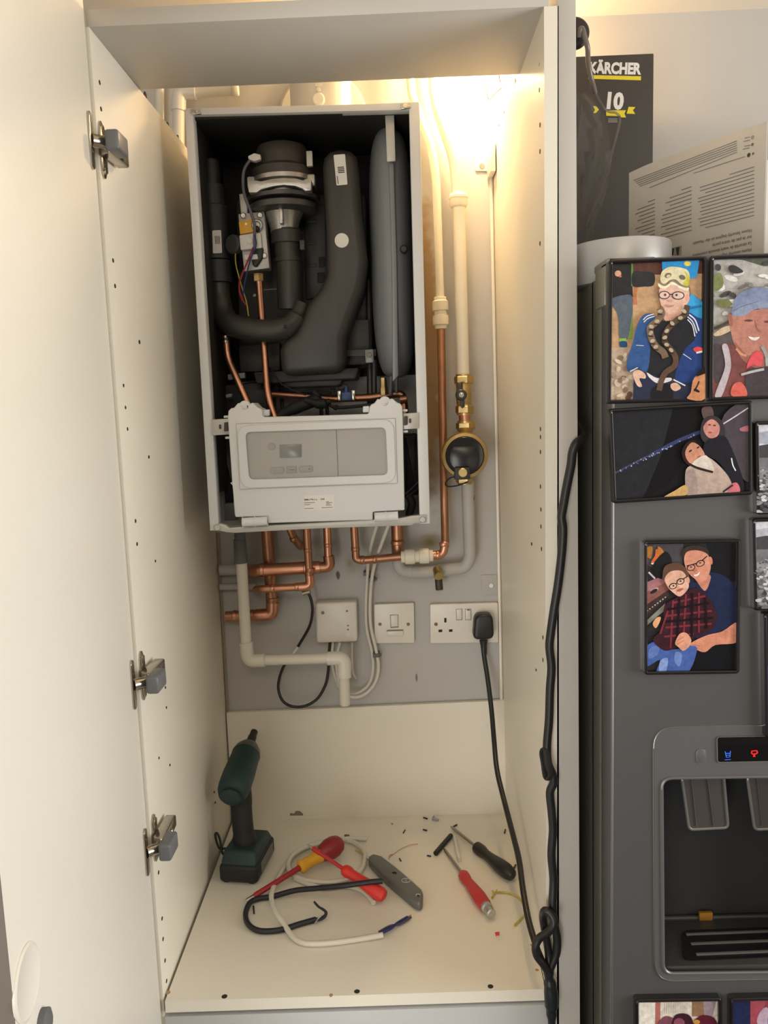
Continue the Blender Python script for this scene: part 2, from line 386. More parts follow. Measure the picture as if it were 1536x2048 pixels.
c2.y = c3.y = min(c2.y, c3.y, D-.004)
t = Vector((0, 0, -.018)); sh.hexa([c0+t, c1+t, c2+t, c3+t, c0, c1, c2, c3]); sh.mi = 1
for a, b in ((449, 1993), (714, 1983), (981, 1973)): sh.disc(atz(a, b, 0)-Vector((0, 0, .001)), .0042, (0, 0, 1), .0013, 16, 0)
sh.mi = 2   # chipped surface
for a, b, rr in ((336, 1985, .004), (662, 1990, .003), (1072, 1905, .004), (1064, 1890, .003), (1074, 1940, .003)):
    sh.disc(atz(a, b, 0)-Vector((0, 0, .001)), rr, (0, 0, 1), .0012, 7, 0)
sh.build('base_panel', [white, dark, mat('chip_tan', (.42, .26, .13), .7)], cab)
bb = MB(); q = [at(453, 1426, D-.012), at(1005, 1401, D-.012)]
bb.hexa([Vector((q[0].x, D-.013, -.001)), Vector((q[1].x+.01, D-.013, -.001)), Vector((q[1].x+.01, D-.003, -.001)), Vector((q[0].x, D-.003, -.001)),
         q[0], q[1]+Vector((.006, 0, 0)), q[1]+Vector((.006, .009, 0)), q[0]+Vector((0, .009, 0))])
bb.build('back_panel', white, cab)
# groove battens where the side panels meet the wall
gb = MB(); a0, a1 = at(981, 300, D-.004), at(1003, 1400, D-.004)
gb.tube([a0, a1], .0035, 6); gb.build('batten', white, cab)
gb = MB(); a0, a1 = at(436, 1066, D-.004), at(455, 1424, D-.004)
gb.tube([a0, a1], .0028, 6); gb.build('batten', mat('tan_edge', (.30, .25, .17), .6), cab)
# drawer front below the base panel
df = MB(); a0, a1 = at(329, 2034, -.002), at(1097, 2010, -.002)
df.hexa([Vector((a0.x, -.002, -.6)), Vector((a1.x, -.002, -.6)), Vector((a1.x, .016, -.6)), Vector((a0.x, .016, -.6)), a0, a1, a1+Vector((0, .018, 0)), a0+Vector((0, .018, 0))], .0008)
df.build('drawer_front', mat('drawer_white', (.52, .525, .53), .4, var=.02), cab)
# open door
TH = R(7.0); DW = .502
dv = Vector((math.sin(TH), -math.cos(TH), 0)); dn_ = Vector((math.cos(TH), math.sin(TH), 0))  # along the leaf, inner-face normal
def doorpt(s, z, h=0.):   # s from the hinge edge, h off the inner face
    base = LFT.lerp(LFB, (z-LFT.z)/(LFB.z-LFT.z)); base = Vector((base.x-.0035, -.004, z)); return base+dv*s+dn_*h
dr = MB(); lo, hi = -.36, 1.36
dr.hexa([doorpt(0, lo), doorpt(DW, lo), doorpt(DW, lo, -.018), doorpt(0, lo, -.018), doorpt(0, hi), doorpt(DW, hi), doorpt(DW, hi, -.018), doorpt(0, hi, -.018)], .0012)
door = dr.build('door', doorm, cab)
MB().hexa([doorpt(DW, lo, -.0003), doorpt(DW+.001, lo, -.0003), doorpt(DW+.001, lo, -.0178), doorpt(DW, lo, -.0178), doorpt(DW, hi, -.0003), doorpt(DW+.001, hi, -.0003), doorpt(DW+.001, hi, -.0178), doorpt(DW, hi, -.0178)]).build('edge_shade_strip', mat('edge_taupe', (.17, .145, .12), .5, var=.03), door, 'taupe strip added as shade on the door edge')  # strip added to darken the door's free edge, shade put into its colour
def ondoor(px, py): n = dn_; return atp(px, py, doorpt(.1, .5), (doorpt(.1, .0)-doorpt(.1, 1.)).cross(dv).normalized())
c = ondoor(52, 1964); MB().lathe([(.0295, 0), (.0295, .0018), (.027, .0028), (.0255, .0021)], c-dn_*.0005, dn_, 36).build('cover_cap', doorm, door)
c = ondoor(82, 2047); MB().lathe([(.012, 0), (.012, .006), (.008, .008)], c-dn_*.0005, dn_, 18).build('catch', rubg, door)
def hinge(px, py, sgn, base_py):
    zc = atx(px, py, .004).z
    # arm on the side panel: bevelled steel channel, then a grey damper at its front end, plates on panel and door
    ys = .0
    x0 = LFT.lerp(LFB, (zc-LFT.z)/(LFB.z-LFT.z)).x
    h = MB(); h.hexa([Vector(q) for q in ((x0+.004, -.004, zc-.011), (x0+.022, -.012, zc-.011), (x0+.019, .062, zc-.009), (x0+.003, .062, zc-.009),
                                           (x0+.004, -.004, zc+.011), (x0+.022, -.012, zc+.011), (x0+.019, .062, zc+.009), (x0+.003, .062, zc+.009))], .0025)
    h.disc((x0+.021, .03, zc), .004, (1, -.1, 0), .002)
    ho = h.build('hinge', nickel, cab)
    MB().box((x0+.0185, -.030, zc-.013), (x0+.036, .010, zc+.012), .004, 3, None).build('damper', mat('damper_grey', (.13, .135, .145), .4), ho)
    m = MB()
    for s in (1, -1): m.lathe([(.0085, -.0002), (.0085, .002), (.0045, .004), (.0045, .0045)], (x0, .012, zc+s*.024), (1, 0, 0), 20, sq=(1, 1.35), uref=(0, 1, 0))
    m.box((x0-.0002, .003, zc-.028), (x0+.004, .021, zc+.028), .0018); m.build('mounting_plate', nickel, ho)
    m = MB(); a = doorpt(.022, zc-.03); b = doorpt(.022, zc+.03)
    m.prism3([doorpt(.022+.0075*math.cos(t_)*1, zc+.027*(1 if math.sin(t_) > 0 else -1)+.0075*math.sin(t_), -.0002) for t_ in [k*math.pi/8+.01 for k in range(16)]], dn_*.0036, .001)
    m.build('door_plate', nickel, ho)
    m = MB(); a = doorpt(.022, zc, .002); m.tube([a, a+dn_*.012+Vector((0, .008, 0)), Vector((x0+.014, -.008, zc))], [.0085, .008, .008], 10); m.build('link_arm', nickel, ho)
hinge(196, 290, -1, 0); hinge(283, 1355, 1, 0); hinge(303, 1690, 1, 0)
# ------------------------------------------------------------------ boiler
def Z3(x, y): return (380+x/3.072, 520+y/3.072)
def Z4(x, y): return (420+x/3.339, 780+y/3.339)
bo = empty('boiler', (.236, .36, .6486), 'white wall-hung gas boiler with its front cover off, pipes and fan showing', 'boiler')
TL, TR, BL, BR = at(370, 218, YB), at(839, 205, YB), at(421, 1062, YB), at(860, 1047, YB)
bx0, bx1, bz0, bz1 = (TL.x+BL.x)/2, (TR.x+BR.x)/2, .6492, (TL.z+TR.z)/2
yb1 = D-.025
cs = MB()
cs.box((bx0, YB+.004, bz0), (bx0+.0025, yb1, bz1)).box((bx1-.0025, YB+.004, bz0), (bx1, yb1, bz1))
cs.box((bx0, YB+.004, bz1-.0025), (bx1, yb1, bz1)).box((bx0, YB+.02, bz0), (bx1, yb1, bz0+.0025)).box((bx0, yb1-.003, bz0), (bx1, yb1, bz1))
cs.build('casing', boilw, bo)
# black lining, foam at left, elsewhere shade put into its colour: sides, top and upper back; pale sheet metal shows low down
li = MB()
li.box((bx0+.003, YB+.012, bz0+.06), (bx0+.010, yb1-.004, bz1-.003)).box((bx1-.010, YB+.012, bz0+.02), (bx1-.003, yb1-.004, bz1-.003))
li.box((bx0+.01, YB+.012, bz1-.010), (bx1-.01, yb1-.004, bz1-.003)).box((bx0+.01, yb1-.010, bz0+.255), (bx1-.01, yb1-.004, bz1-.01))
li.build('lining_and_shade', inner, bo)
fr = MB(); Bv = .0012
fr.prism([(369, 218), (385, 217), (438, 1060), (420, 1062)], YB, .022, Bv).build('frame_rail', boilw, bo)
fr = MB(); fr.prism([(818, 206), (839, 205), (860, 1047), (839.5, 1048)], YB, .022, Bv).build('frame_rail', boilw, bo)
fr = MB(); fr.prism([(372, 216), (838, 205), (838, 219), (372, 230)], YB+.002, .020, Bv).build('top_rail', boilw, bo)
def screw(mb, px, py, y, r, h=.002): mb.disc(at(px, py, y)+Vector((0, .0005, 0)), r, (0, -1, 0), h, 16); mb.disc(at(px, py, y)+Vector((0, -h*.2, 0)), r*.4, (0, -1, 0), h*.9, 6, 0); return mb
m = MB(); m.prism([(381, 217), (398, 216), (402, 228), (384, 229)], YB-.002, .004, .0006); screw(m, 391, 223, YB-.002, .0025); m.build('corner_clip', steel, bo)
m = MB(); m.prism([(801, 207), (820, 206), (822, 216), (803, 218)], YB-.002, .004, .0006); screw(m, 810, 211.5, YB-.002, .004); m.build('corner_clip', steel, bo)
bk = MB()
bk.prism([(426, 1052), (440, 1047), (452, 1050), (458, 1056), (480, 1054), (620, 1046), (800, 1036), (812, 1034), (822, 1032), (832, 1031), (853, 1030), (853, 1046), (828, 1047), (824, 1051), (640, 1057), (470, 1066), (454, 1065), (440, 1062), (428, 1062)], YB-.004, .012, .0015)
bk.build('bottom_bracket', bracketm, bo)
for a, b in ((435, 1055), (845, 1039)): screw(MB(), a, b, YB-.004, .0052, .003).build('screw', steel, bo)
# heat exchanger and its tray
m = MB(); m.prism(rquad([(470, 392), (733, 385), (738, 735), (478, 748)], 18), .425, .06, .006)
m.prism([(606, 408), (650, 406), (654, 590), (612, 600)], .420, .01, .003)
for k in range(3): m.prism([(612+k, 440+k*44), (632+k, 439+k*44), (632+k, 445+k*44), (612+k, 446+k*44)], .4185, .006, .001)
m.prism([(475, 690), (560, 686), (560, 742), (480, 745)], .405, .04, .004); m.prism([(688, 640), (738, 638), (740, 728), (690, 732)], .40, .04, .003)
m.prism([(690, 700), (752, 698), (752, 712), (690, 713)], .375, .006, .001)
m.build('heat_exchanger', hexm, bo)
for a, b in ((637, 514), (634, 545)): MB().prism(rquad([(a, b), (650, b-1), (650, b+20), (a+1, b+21)], 2, 2), .4185, .004, .001).build('notch', blackm, bo)
m = MB(); m.prism(rquad([(506, 744), (718, 735), (712, 758), (512, 768)], 5), .36, .10, .004); m.prism(rquad([(560, 755), (690, 750), (680, 772), (570, 776)], 8), .37, .07, .004)
m.build('condensate_tray', blackp, bo)
# fan with cast flange and venturi
fc = at(570, 330, .36); ax = (at(562, 290, .36)-at(571, 460, .36)); ax = Vector((ax.x, 0, ax.z)).normalized()
def fp(py): return at(566+(py-330)*.02, py, .36)
m = MB(); m.lathe([(.0445, -.004), (.0445, .036), (.0435, .047), (.040, .0535), (.032, .0565), (0, .0575)], fp(362), ax, 40)
m.lathe([(.046, -.006), (.052, -.002), (.052, .012), (.0445, .018)], fp(358), ax, 36); m.build('fan_cover', mat('fan_brown_black', (.055, .048, .043), .5, var=.1), bo)
p = at(618, 318, .325); m = MB(); m.box(p+Vector((-.004, -.003, -.012)), p+Vector((.006, .006, .012)), .001); m.build('fan_bracket', bracketm, bo)
m = MB(); m.lathe([(.040, -.034), (.046, -.026), (.046, -.006), (.054, -.003), (.054, .004), (.047, .006)], fp(366), ax, 40)
for s in (-1, 1):
    q = fp(372)+Vector((s*.048, -.018, 0)); m.box(q+Vector((-.009, -.012, -.010)), q+Vector((.009, .02, .010)), .003)
m.prism([(494, 363), (504, 359), (522, 362), (545, 357), (567, 355), (590, 356), (606, 360), (614, 356), (623, 359), (623, 381), (610, 382), (604, 377), (590, 372), (567, 370), (545, 373), (522, 379), (514, 385), (497, 385)], .300, .02, .002)
m.build('fan_flange', alu, bo)
m = MB(); m.lathe([(.050, 0), (.058, .003), (.058, .012), (.048, .018)], fp(428), ax, 40); m.lathe([(.062, .018), (.063, .024), (.05, .028)], fp(428), ax, 40); m.build('mixer_ring', mat('ring_grey', (.09, .088, .084), .4, metal=.5), bo)
m = MB(); m.lathe([(.024, -.004), (.024, .004), (.027, .014), (.036, .034), (.042, .038)], fp(462), ax, 36); q = fp(438); m.box(q+Vector((-.003, -.040, -.016)), q+Vector((.003, -.02, .016)), .001); m.build('venturi', alu, bo)
m = MB(); P = [at(572, 460, .36), at(574, 486, .36), at(578, 530, .36), at(581, 618, .365)]
m.tube(spline(P, 5), [.0245]*3+[.0225]*20, 24); m.lathe([(.027, 0), (.027, .020), (.024, .022)], at(574, 488, .36), ax, 30); m.lathe([(.025, 0), (.025, .006)], at(577, 525, .36), ax, 30)
m.box(at(604, 487, .33)+Vector((-.004, 0, -.010)), at(604, 487, .33)+Vector((.004, .02, .006)), .001); m.build('intake_pipe', ductm, bo)
# large moulded air duct
m = MB(); m.prism([(644, 330), (647, 312), (658, 299), (680, 294), (702, 298), (713, 310), (716, 330), (723, 420), (735, 520), (727, 575), (705, 634), (690, 676), (690, 722), (686, 745), (562, 752), (558, 700), (566, 682), (590, 662), (601, 640), (614, 608), (640, 575), (651, 548), (650, 450), (646, 380)], .315, .10, .016, 4)
m.build('air_duct', ductm, bo)
m = MB(); m.prism(rquad([(667, 310), (690, 308), (695, 369), (673, 371)], 2, 2), .3145, .0008); lab = m.build('sticker', labelm, bo)
m = MB()
for k in range(4): m.prism([(675+k*.4, 334+k*3.4), (688+k*.4, 333+k*3.4), (688+k*.4, 335+k*3.4), (675+k*.4, 336+k*3.4)], .3143, .0003)
m.prism([(673.5, 352), (675, 352), (677, 368), (675.5, 368)], .3143, .0003); m.build('fine_print', ink, lab)
MB().disc(at(683.5, 481, .3148), .0118, (0, -1, 0), .001, 30).build('round_sticker', labelm, bo)
# silencer at the left and the elbow hose across
m = MB(); m.tube([at(422, 318, .36), at(422, 322, .36), at(424, 370, .36), at(424, 372, .36), at(427, 412, .36), at(428, 414, .36), at(434, 520, .36)], [.010, .014, .015, .021, .021, .023, .023], 24)
m.build('silencer', mat('silencer_black', (.026, .028, .027), .5, var=.1), bo)
m = MB(); m.lathe([(.021, 0), (.0235, .001), (.0235, .037), (.021, .038)], at(438, 567, .36), ax, 28); m.build('silencer_collar', mat('collar_blue_black', (.022, .025, .032), .5), bo)
m = MB(); m.prism(rquad([(424.5, 461), (442, 460), (444, 506), (426, 507)], 2, 2), .3352, .0008); lab = m.build('sticker', labelm, bo)
m = MB()
for k in range(4): m.prism([(430+k*2.8, 472), (431.2+k*2.8, 472), (432+k*2.8, 488), (430.8+k*2.8, 488)], .335, .0003)
m.build('fine_print', ink, lab)
m = MB(); m.tube(spline([at(438, 562, .36), at(441, 600, .358), at(449, 634, .35), at(470, 652, .335), at(520, 661, .325), at(565, 658, .325), at(590, 640, .33), at(604, 610, .34)], 6), [.0175, .0185, .0195, .0195, .019, .019, .017, .013], 24)
m.build('elbow_hose', ductm, bo)
screw(MB(), 570.5, 653.5, .3075, .0035).build('rivet', blackm, bo)
# expansion vessel, seam band and strap
vc = at(785, 515, .40); vh = (at(785, 262, .36)-at(785, 765, .36)).length/2
def vessel(mb, cx, hx, hy, hz, e=.62):
    n, k = 40, 28; rows = []
    for i in range(k+1):
        a = -math.pi/2+math.pi*i/k; ca = max(0, math.cos(a)); z = math.copysign(abs(math.sin(a))**e, math.sin(a)); r = ca**e
        rows.append([mb.bm.verts.new(cx+Vector((hx*r*math.cos(b_), hy*r*math.sin(b_), hz*z))) for b_ in [2*math.pi*j/n for j in range(n)]])
    for i in range(k):
        for j in range(n): mb.bm.faces.new((rows[i][j], rows[i][(j+1) % n], rows[i+1][(j+1) % n], rows[i+1][j]))
    bmesh.ops.remove_doubles(mb.bm, verts=mb.bm.verts[:], dist=1e-6)
m = MB(); vessel(m, vc, .0385, .098, vh, .55); m.build('expansion_vessel', vess, bo, angle=80)
m = MB(); m.prism([(777, 325), (788, 325), (794, 520), (797, 752), (785, 765), (783, 520)], .296, .010, .003); m.build('vessel_seam', vess, bo)
m = MB(); m.prism([(770, 224), (788, 223), (791, 322), (774, 323)], .288, .004, .0008); m.box(at(773, 240, .29), at(773, 240, .29)+Vector((.012, .1, .002))); m.build('vessel_strap', bracketm, bo)
m = MB(); m.disc(at(807, 500, .315), .0065, (0, -1, 0), .010, 18, .002); m.build('vessel_knob', blackp, bo)
m = MB(); q = at(768, 790, .37); m.lathe([(.007, 0), (.0075, .004), (.0075, .012), (.006, .014), (.006, .03)], q, (0, 0, 1), 6); m.build('vessel_connector', brass, bo)
m = MB(); m.tube([at(783, 752, .365), at(781, 790, .365)], .004, 10); m.tube([at(793, 752, .365), at(793, 785, .365)], .003, 10); m.build('vessel_hose', greyw, bo)
# dark grey risers with bracket
m = MB(); m.tube([at(737, 560, .43), at(741, 830, .40)], .006, 12); m.tube([at(748, 720, .40), at(749, 830, .40)], .005, 12); m.build('grey_riser', mat('riser_grey', (.05, .05, .05), .4, metal=.4), bo)
m = MB(); m.prism(rquad([(729, 699), (747, 698), (748, 725), (731, 726)], 3), .365, .01, .001); screw(m, 738.5, 710, .365, .0045); m.build('pipe_clamp', mat('clamp_grey', (.16, .155, .15), .4, metal=.5), bo)
# copper pipework inside
m = MB(); m.tube(fillet([at(452, 680, .345), at(455, 716, .345), at(474, 758, .335), at(499, 815, .33)], .02), .0062, 14); m.build('copper_pipe', copper, bo)
m = MB(); m.lathe([(.008, 0), (.008, .004), (.006, .006), (.008, .008), (.008, .012)], at(452, 686, .345), (0, 0, 1), 14); m.build('pipe_clip', nickel, bo)
m = MB(); m.tube(fillet([at(518, 558, .335), at(523, 625, .345), at(529, 700, .345), at(535, 790, .34), at(550, 838, .335)], .03), .0062, 14); gp = m.build('copper_pipe', copper, bo, label='copper gas pipe')
m = MB(); m.hexnut(at(517, 563, .335), .0088, (0, 0, 1), .013); m.build('nut', brass, gp)
m = MB(); m.tube(fillet([at(541, 788, .39), at(610, 792, .388), at(660, 798, .385), at(740, 795, .38), at(806, 786, .375), at(812, 850, .37)], .012), .0066, 14); m.lathe([(.009, 0), (.009, .012)], at(800, 800, .372), (1, 0, .1), 16); m.build('copper_pipe', copperd, bo)
m = MB(); m.bm.free()
for a, b in (((562, 770), (566, 842)), ((641, 795), (644, 842)), ((652, 795), (656, 842))): MB().tube([at(*a, .415), at(*b, .415)], .0036, 8).build('thin_tube', mat('tube_dark', (.06, .05, .045), .4, metal=.5), bo)
m = MB(); q = at(693, 790, .373); m.box(q+Vector((-.009, -.004, -.010)), q+Vector((.009, .008, .005)), .0015); m.lathe([(.004, 0), (.003, .012)], q+Vector((0, 0, .004)), (0, 0, 1), 12); sn = m.build('sensor', mat('sensor_blue', (.03, .07, .22), .4), bo, label='blue temperature sensor')
m = MB(); 
for s in (-1, 1): m.box(q+Vector((s*.0125-.003, -.005, -.010)), q+Vector((s*.0125+.003, .008, .008)), .001)
m.build('sensor_clip', nickel, sn)
m = MB()
m.tube(spline([at(697, 778, .372), at(690, 768, .375), at(672, 772, .38), at(668, 785, .385)], 5), .0011, 6); m.tube(spline([at(693, 775, .372), at(680, 780, .378), at(670, 770, .38), at(660, 788, .385)], 5), .0011, 6)
m.tube(spline([at(540, 735, .36), at(560, 765, .36), at(590, 782, .36), at(612, 790, .36)], 5), .0014, 6)
m.tube(spline([at(600, 784, .37), at(640, 780, .37), at(668, 782, .37)], 5), .0012, 6)
m.tube(spline([at(652, 805, .36), at(672, 815, .355), at(720, 812, .36), at(770, 806, .36)], 5), .003, 8)
m.tube(spline([at(668, 812, .355), at(671, 818, .352), at(674, 810, .352)], 4), .003, 6)
m.build('wiring', blackm, bo)
m = MB(); m.tube(spline([at(628, 783, .365), at(635, 797, .362), at(600, 812, .355), at(565, 828, .35), at(540, 845, .345)], 5), [.006, .011, .011, .009, .009], 12)
m.tube(spline([at(610, 800, .35), at(640, 808, .35), at(660, 802, .355)], 5), [.006, .009, .005], 10); m.build('cable_loom', blackm, bo)
# gas valve
m = MB(); m.prism([(476, 428), (528, 422), (539, 536), (488, 543)], .335, .03, .0015); m.prism([(478, 388), (492, 386), (496, 430), (482, 432)], .345, .01, .001); gv = m.build('gas_valve', mat('valve_zinc', (.48, .47, .45), .42, metal=.6, var=.1), bo)
m = MB(); m.prism([(477, 443), (513, 437), (516, 462), (480, 469)], .331, .006, .001); m.build('valve_tag', yelp, gv)
m = MB(); m.prism(rquad([(478, 470), (521, 465), (524, 496), (481, 500)], 3), .322, .014, .002); m.disc(at(500, 482, .3222), .005, (0, -1, 0), .002, 20); m.build('valve_coil', labelm, gv)
m = MB(); m.disc(at(515, 451, .333), .010, (0, -1, 0), .006, 24); m.disc(at(515, 451, .330), .006, (0, -1, 0), .006, 24); m.build('valve_port', alu, gv)
m = MB(); m.prism([(502, 497), (526, 494), (524, 516), (512, 534), (504, 530)], .324, .012, .003); m.build('valve_plug', blackp, gv); MB().ball(at(514, 458, .326), .005, (1, 1, 1.1)).build('wire_clip', blackp, gv)
for a, b in ((487, 432), (520.5, 431), (529, 512), (493, 449)): m = MB(); m.disc(at(a, b, .3355), .0048, (0, -1, 0), .004, 18); m.disc(at(a, b, .3345), .0022, (0, -1, 0), .004, 6, 0); m.build('valve_screw', steel, gv)
m = MB(); m.prism([(488, 510), (514, 508), (516, 518), (490, 520)], .322, .006, .001); m.build('valve_connector', labelm, gv)
m = MB(); q = at(508, 314, .315); m.prism([(496, 312), (508, 306), (521, 309), (521, 318), (509, 322), (497, 319)], .310, .012, .001); m.build('fan_plug', labelm, bo)
m = MB(); m.tube(spline([at(500, 320, .310), at(489, 338, .312), at(486, 360, .312), at(489, 390, .312), at(500, 420, .312), at(508, 445, .314), at(509, 470, .316), at(509, 500, .318)], 6), .0026, 8); m.build('fan_cable', greyw, bo)
m = MB(); m.tube(spline([at(506, 495, .316), at(496, 520, .314), at(484, 550, .316), at(478, 572, .320), at(482, 595, .325), at(492, 610, .33)], 6), .0014, 6); m.tube(spline([at(500, 512, .316), at(490, 535, .316), at(480, 560, .318), at(479, 580, .322), at(486, 600, .328)], 6), .0014, 6); m.build('red_wire', redw, bo)
m = MB(); m.tube(spline([at(509, 470, .314), at(512, 490, .315), at(502, 515, .315), at(494, 545, .318), at(489, 570, .322), at(486, 590, .326)], 6), .0014, 6); m.build('blue_wire', bluew, bo)
m = MB(); m.tube(spline([at(471, 500, .338), at(472, 530, .336), at(484, 575, .333), at(493, 605, .333), at(497, 632, .335)], 6), .0011, 6); m.build('earth_wire', gyw, bo)
m = MB(); m.tube([at(527, 580, .34), at(553, 578, .345)], .0007, 6); m.build('thin_tube', greyw, bo)
m = MB(); m.disc(at(472, 490, .345), .016, (-.6, -1, 0), .012, 24, .003); m.build('pressure_cap', hexm, bo)
for P_, y_ in (([(455, 749), (489, 745), (490, 756), (456, 760)], .38), ([(451, 789), (463, 787), (463, 794), (452, 796)], .36), ([(506, 588), (512, 587), (512, 593), (506, 594)], .36)): MB().prism(P_, y_, .012, .001).build('plug_connector', mat('connector_grey', (.32, .31, .30), .5), bo)
# lower parts seen beside the control box
m = MB(); m.prism(rquad([(436, 770), (540, 762), (545, 840), (440, 845)], 8), .40, .06, .006); m.prism(rquad([(437, 880), (470, 878), (476, 1005), (440, 1008)], 5), .37, .06, .006); m.build('hydraulic_block', mat('block_dark', (.022, .024, .028), .5, var=.15), bo)
m = MB(); m.prism([(437, 1008), (470, 1006), (472, 1046), (440, 1050)], .36, .05, .002); m.build('terminal_box', mat('term_grey', (.17, .175, .175), .5), bo)
m = MB(); m.prism(rquad([(805, 870), (836, 868), (838, 990), (808, 994)], 6), .37, .08, .006); m.build('pump_block', blackp, bo)
m = MB(); m.tube(spline([at(812, 985, .33), at(824, 1005, .335), at(818, 1030, .34)], 5), .007, 12); m.tube(spline([at(812, 995, .325), at(826, 985, .33), at(838, 975, .34)], 5), .0022, 8); m.build('drain_hose', blackp, bo)
m = MB(); m.tube(spline([at(808, 990, .32), at(822, 978, .322), at(838, 962, .33)], 5), .0013, 6); m.build('purple_wire', purw, bo)
# control box
YC = YB-.012
cb = [Z4(*p) for p in ((118, 190), (122, 140), (140, 122), (160, 118), (188, 84), (205, 92), (272, 90), (285, 82), (318, 117), (340, 124), (350, 140), (350, 172), (362, 180), (700, 172), (1050, 160), (1062, 152), (1064, 110), (1080, 94), (1096, 90), (1120, 56), (1138, 66), (1200, 62), (1216, 54), (1250, 84), (1272, 90), (1284, 110), (1287, 160), (1300, 803), (1087, 815), (1087, 868), (385, 890), (383, 845), (168, 850), (147, 620))]
m = MB(); m.prism(cb, YC, .050, .0022, 3); co = m.build('control_box', ctrl, bo)
m = MB()
q = [Z4(175, 227), Z4(1236, 190), Z4(1250, 622), Z4(200, 662)]; iq = [Z4(236, 282), Z4(1172, 250), Z4(1187, 566), Z4(262, 598)]
m.ring(pts(rquad(q, 1.5), YC-.0014), pts(rquad(iq, 11), YC-.0014), (0, .0016, 0))
q = [Z4(182, 240), Z4(1226, 196), Z4(1240, 616), Z4(206, 656)]
m.ring(pts(rquad(q, 24), YC-.0042), pts(rquad(iq, 11), YC-.0042), (0, .004, 0)); m.build('panel_surround', ctrl, co)
m = MB()
for q_, r_ in ((q, 24), ([Z4(175, 227), Z4(1236, 190), Z4(1250, 622), Z4(200, 662)], 1.5)): L2 = pts(rquad(q_, r_), YC-.0010); m.tube(L2+[L2[0]], .0007, 5, False)
L2 = pts(rquad(iq, 11), YC-.0040); m.tube(L2+[L2[0]], .0006, 5, False)
m.build('surround_shade_line', bracketm, co)  # darker tubes added to draw the shading that outlines the display frame
m = MB(); m.prism(rquad(iq, 10), YC-.0022, .003, .0003); pn = m.build('control_panel', ctrlg, co)
m = MB(); m.prism(rquad([Z4(463, 366), Z4(610, 361), Z4(611, 449), Z4(466, 455)], 1, 1), YC-.0029, .001, .0002); m.build('display', mat('lcd', (.24, .245, .235), .25, var=.03), pn)
def outline(mb, loop, y, r=.0005):
    P = pts(loop, y); P.append(P[0]); mb.tube(P, r, 5, cap=False)
m = MB(); cx, cy = Z4(412, 376); outline(m, [(cx+7.5*math.cos(k*.314), cy+7*math.sin(k*.314)) for k in range(20)], YC-.0022); m.disc(at(cx, cy, YC-.0018), .0048, (0, -1, 0), .0012, 20)
m.prism([(cx-.5, cy-4), (cx+.5, cy-4), (cx+.5, cy), (cx-.5, cy)], YC-.0033, .0004); m.build('power_button', mat('button_grey', (.36, .355, .345), .5), pn)
for q, ch in (([Z4(400, 518), Z4(496, 514), Z4(496, 556), Z4(402, 560)], '-'), ([Z4(511, 512), Z4(578, 510), Z4(580, 554), Z4(512, 557)], '='), ([Z4(594, 510), Z4(688, 504), Z4(690, 546), Z4(596, 552)], '+')):
    m = MB(); rr = 5 if ch != '=' else 1.5; outline(m, rquad(q, rr), YC-.0022); m.prism(rquad(inset(q, 1.4), rr-1), YC-.0028, .0012, .0004); bt = m.build('button', mat('button_grey', (.36, .355, .345), .5), pn)
    m = MB(); cx = sum(p[0] for p in q)/4; cy = sum(p[1] for p in q)/4
    if ch == '-': m.prism([(cx-6, cy-.4), (cx-4, cy-.5), (cx-4, cy+.3), (cx-6, cy+.4)], YC-.0031, .0004)
    elif ch == '+': m.prism([(cx+4.5, cy-.4), (cx+8, cy-.5), (cx+8, cy+.4), (cx+4.5, cy+.5)], YC-.0031, .0004); m.prism([(cx+5.9, cy-1.8), (cx+6.7, cy-1.8), (cx+6.7, cy+1.8), (cx+5.9, cy+1.8)], YC-.00312, .0004)
    else: m.prism([(cx-5, cy-.5), (cx+5, cy-.8), (cx+5, cy+.2), (cx-5, cy+.5)], YC-.0031, .0004)
    m.build('symbol', mat('symbol_grey', (.14, .14, .13), .6, var=0), bt)
m = MB(); m.tube([at(*Z4(843, 258), YC-.0022), at(*Z4(856, 582), YC-.0022)], .0006, 6); m.build('panel_seam', mat('seam', (.20, .20, .19), .6), co)
m = MB(); lq = [Z4(627, 706), Z4(828, 698), Z4(830, 797), Z4(630, 805)]; m.prism(lq, YC-.0004, .0006); lab = m.build('sticker', mat('label_bright', (.80, .79, .76), .5, var=0), co)
text('BMU P4.1-c', at(*Z4(630, 738), YC-.0004), at(*Z4(716, 735), YC-.0004), .0026, 'printed_text', ink, lab, .02)
text('S34', at(*Z4(739, 734), YC-.0004), at(*Z4(764, 733), YC-.0004), .0026, 'printed_text', ink, lab, .02)
m = MB()
for x0_, x1_, y_ in ((630, 700, 752), (630, 668, 765), (630, 692, 790), (775, 795, 745), (775, 818, 752), (775, 800, 760), (775, 812, 768), (746, 818, 784)):
    m.prism([Z4(x0_, y_), Z4(x1_, y_-2.5), Z4(x1_, y_+1.5), Z4(x0_, y_+4)], YC-.0006, .0003)
m.build('fine_print', inkg, lab)
for (x, y), (a0_, b0_), (a1_, b1_) in (((240, 110), (352, 138), (396, 172)), ((1168, 82), (1026, 114), (1062, 150))):
    m = MB(); m.lathe([(.0095, 0), (.0095, .010), (.006, .012)], at(*Z4(x, y), YC+.012), (0, -1, 0), 24); m.prism([Z4(x-52, y+2), Z4(x-44, y-18), Z4(x-38, y+4)], YC+.004, .006); m.prism([Z4(x+36, y), Z4(x+44, y-20), Z4(x+50, y)], YC+.004, .006); m.build('latch', ctrl, co)
    m = MB(); m.prism([Z4(a0_-5, b0_-5), Z4(a1_, b0_-8), Z4(a1_, b1_), Z4(a0_-5, b1_)], YC+.012, .01, .0008); m.build('latch_rib', ctrl, co)
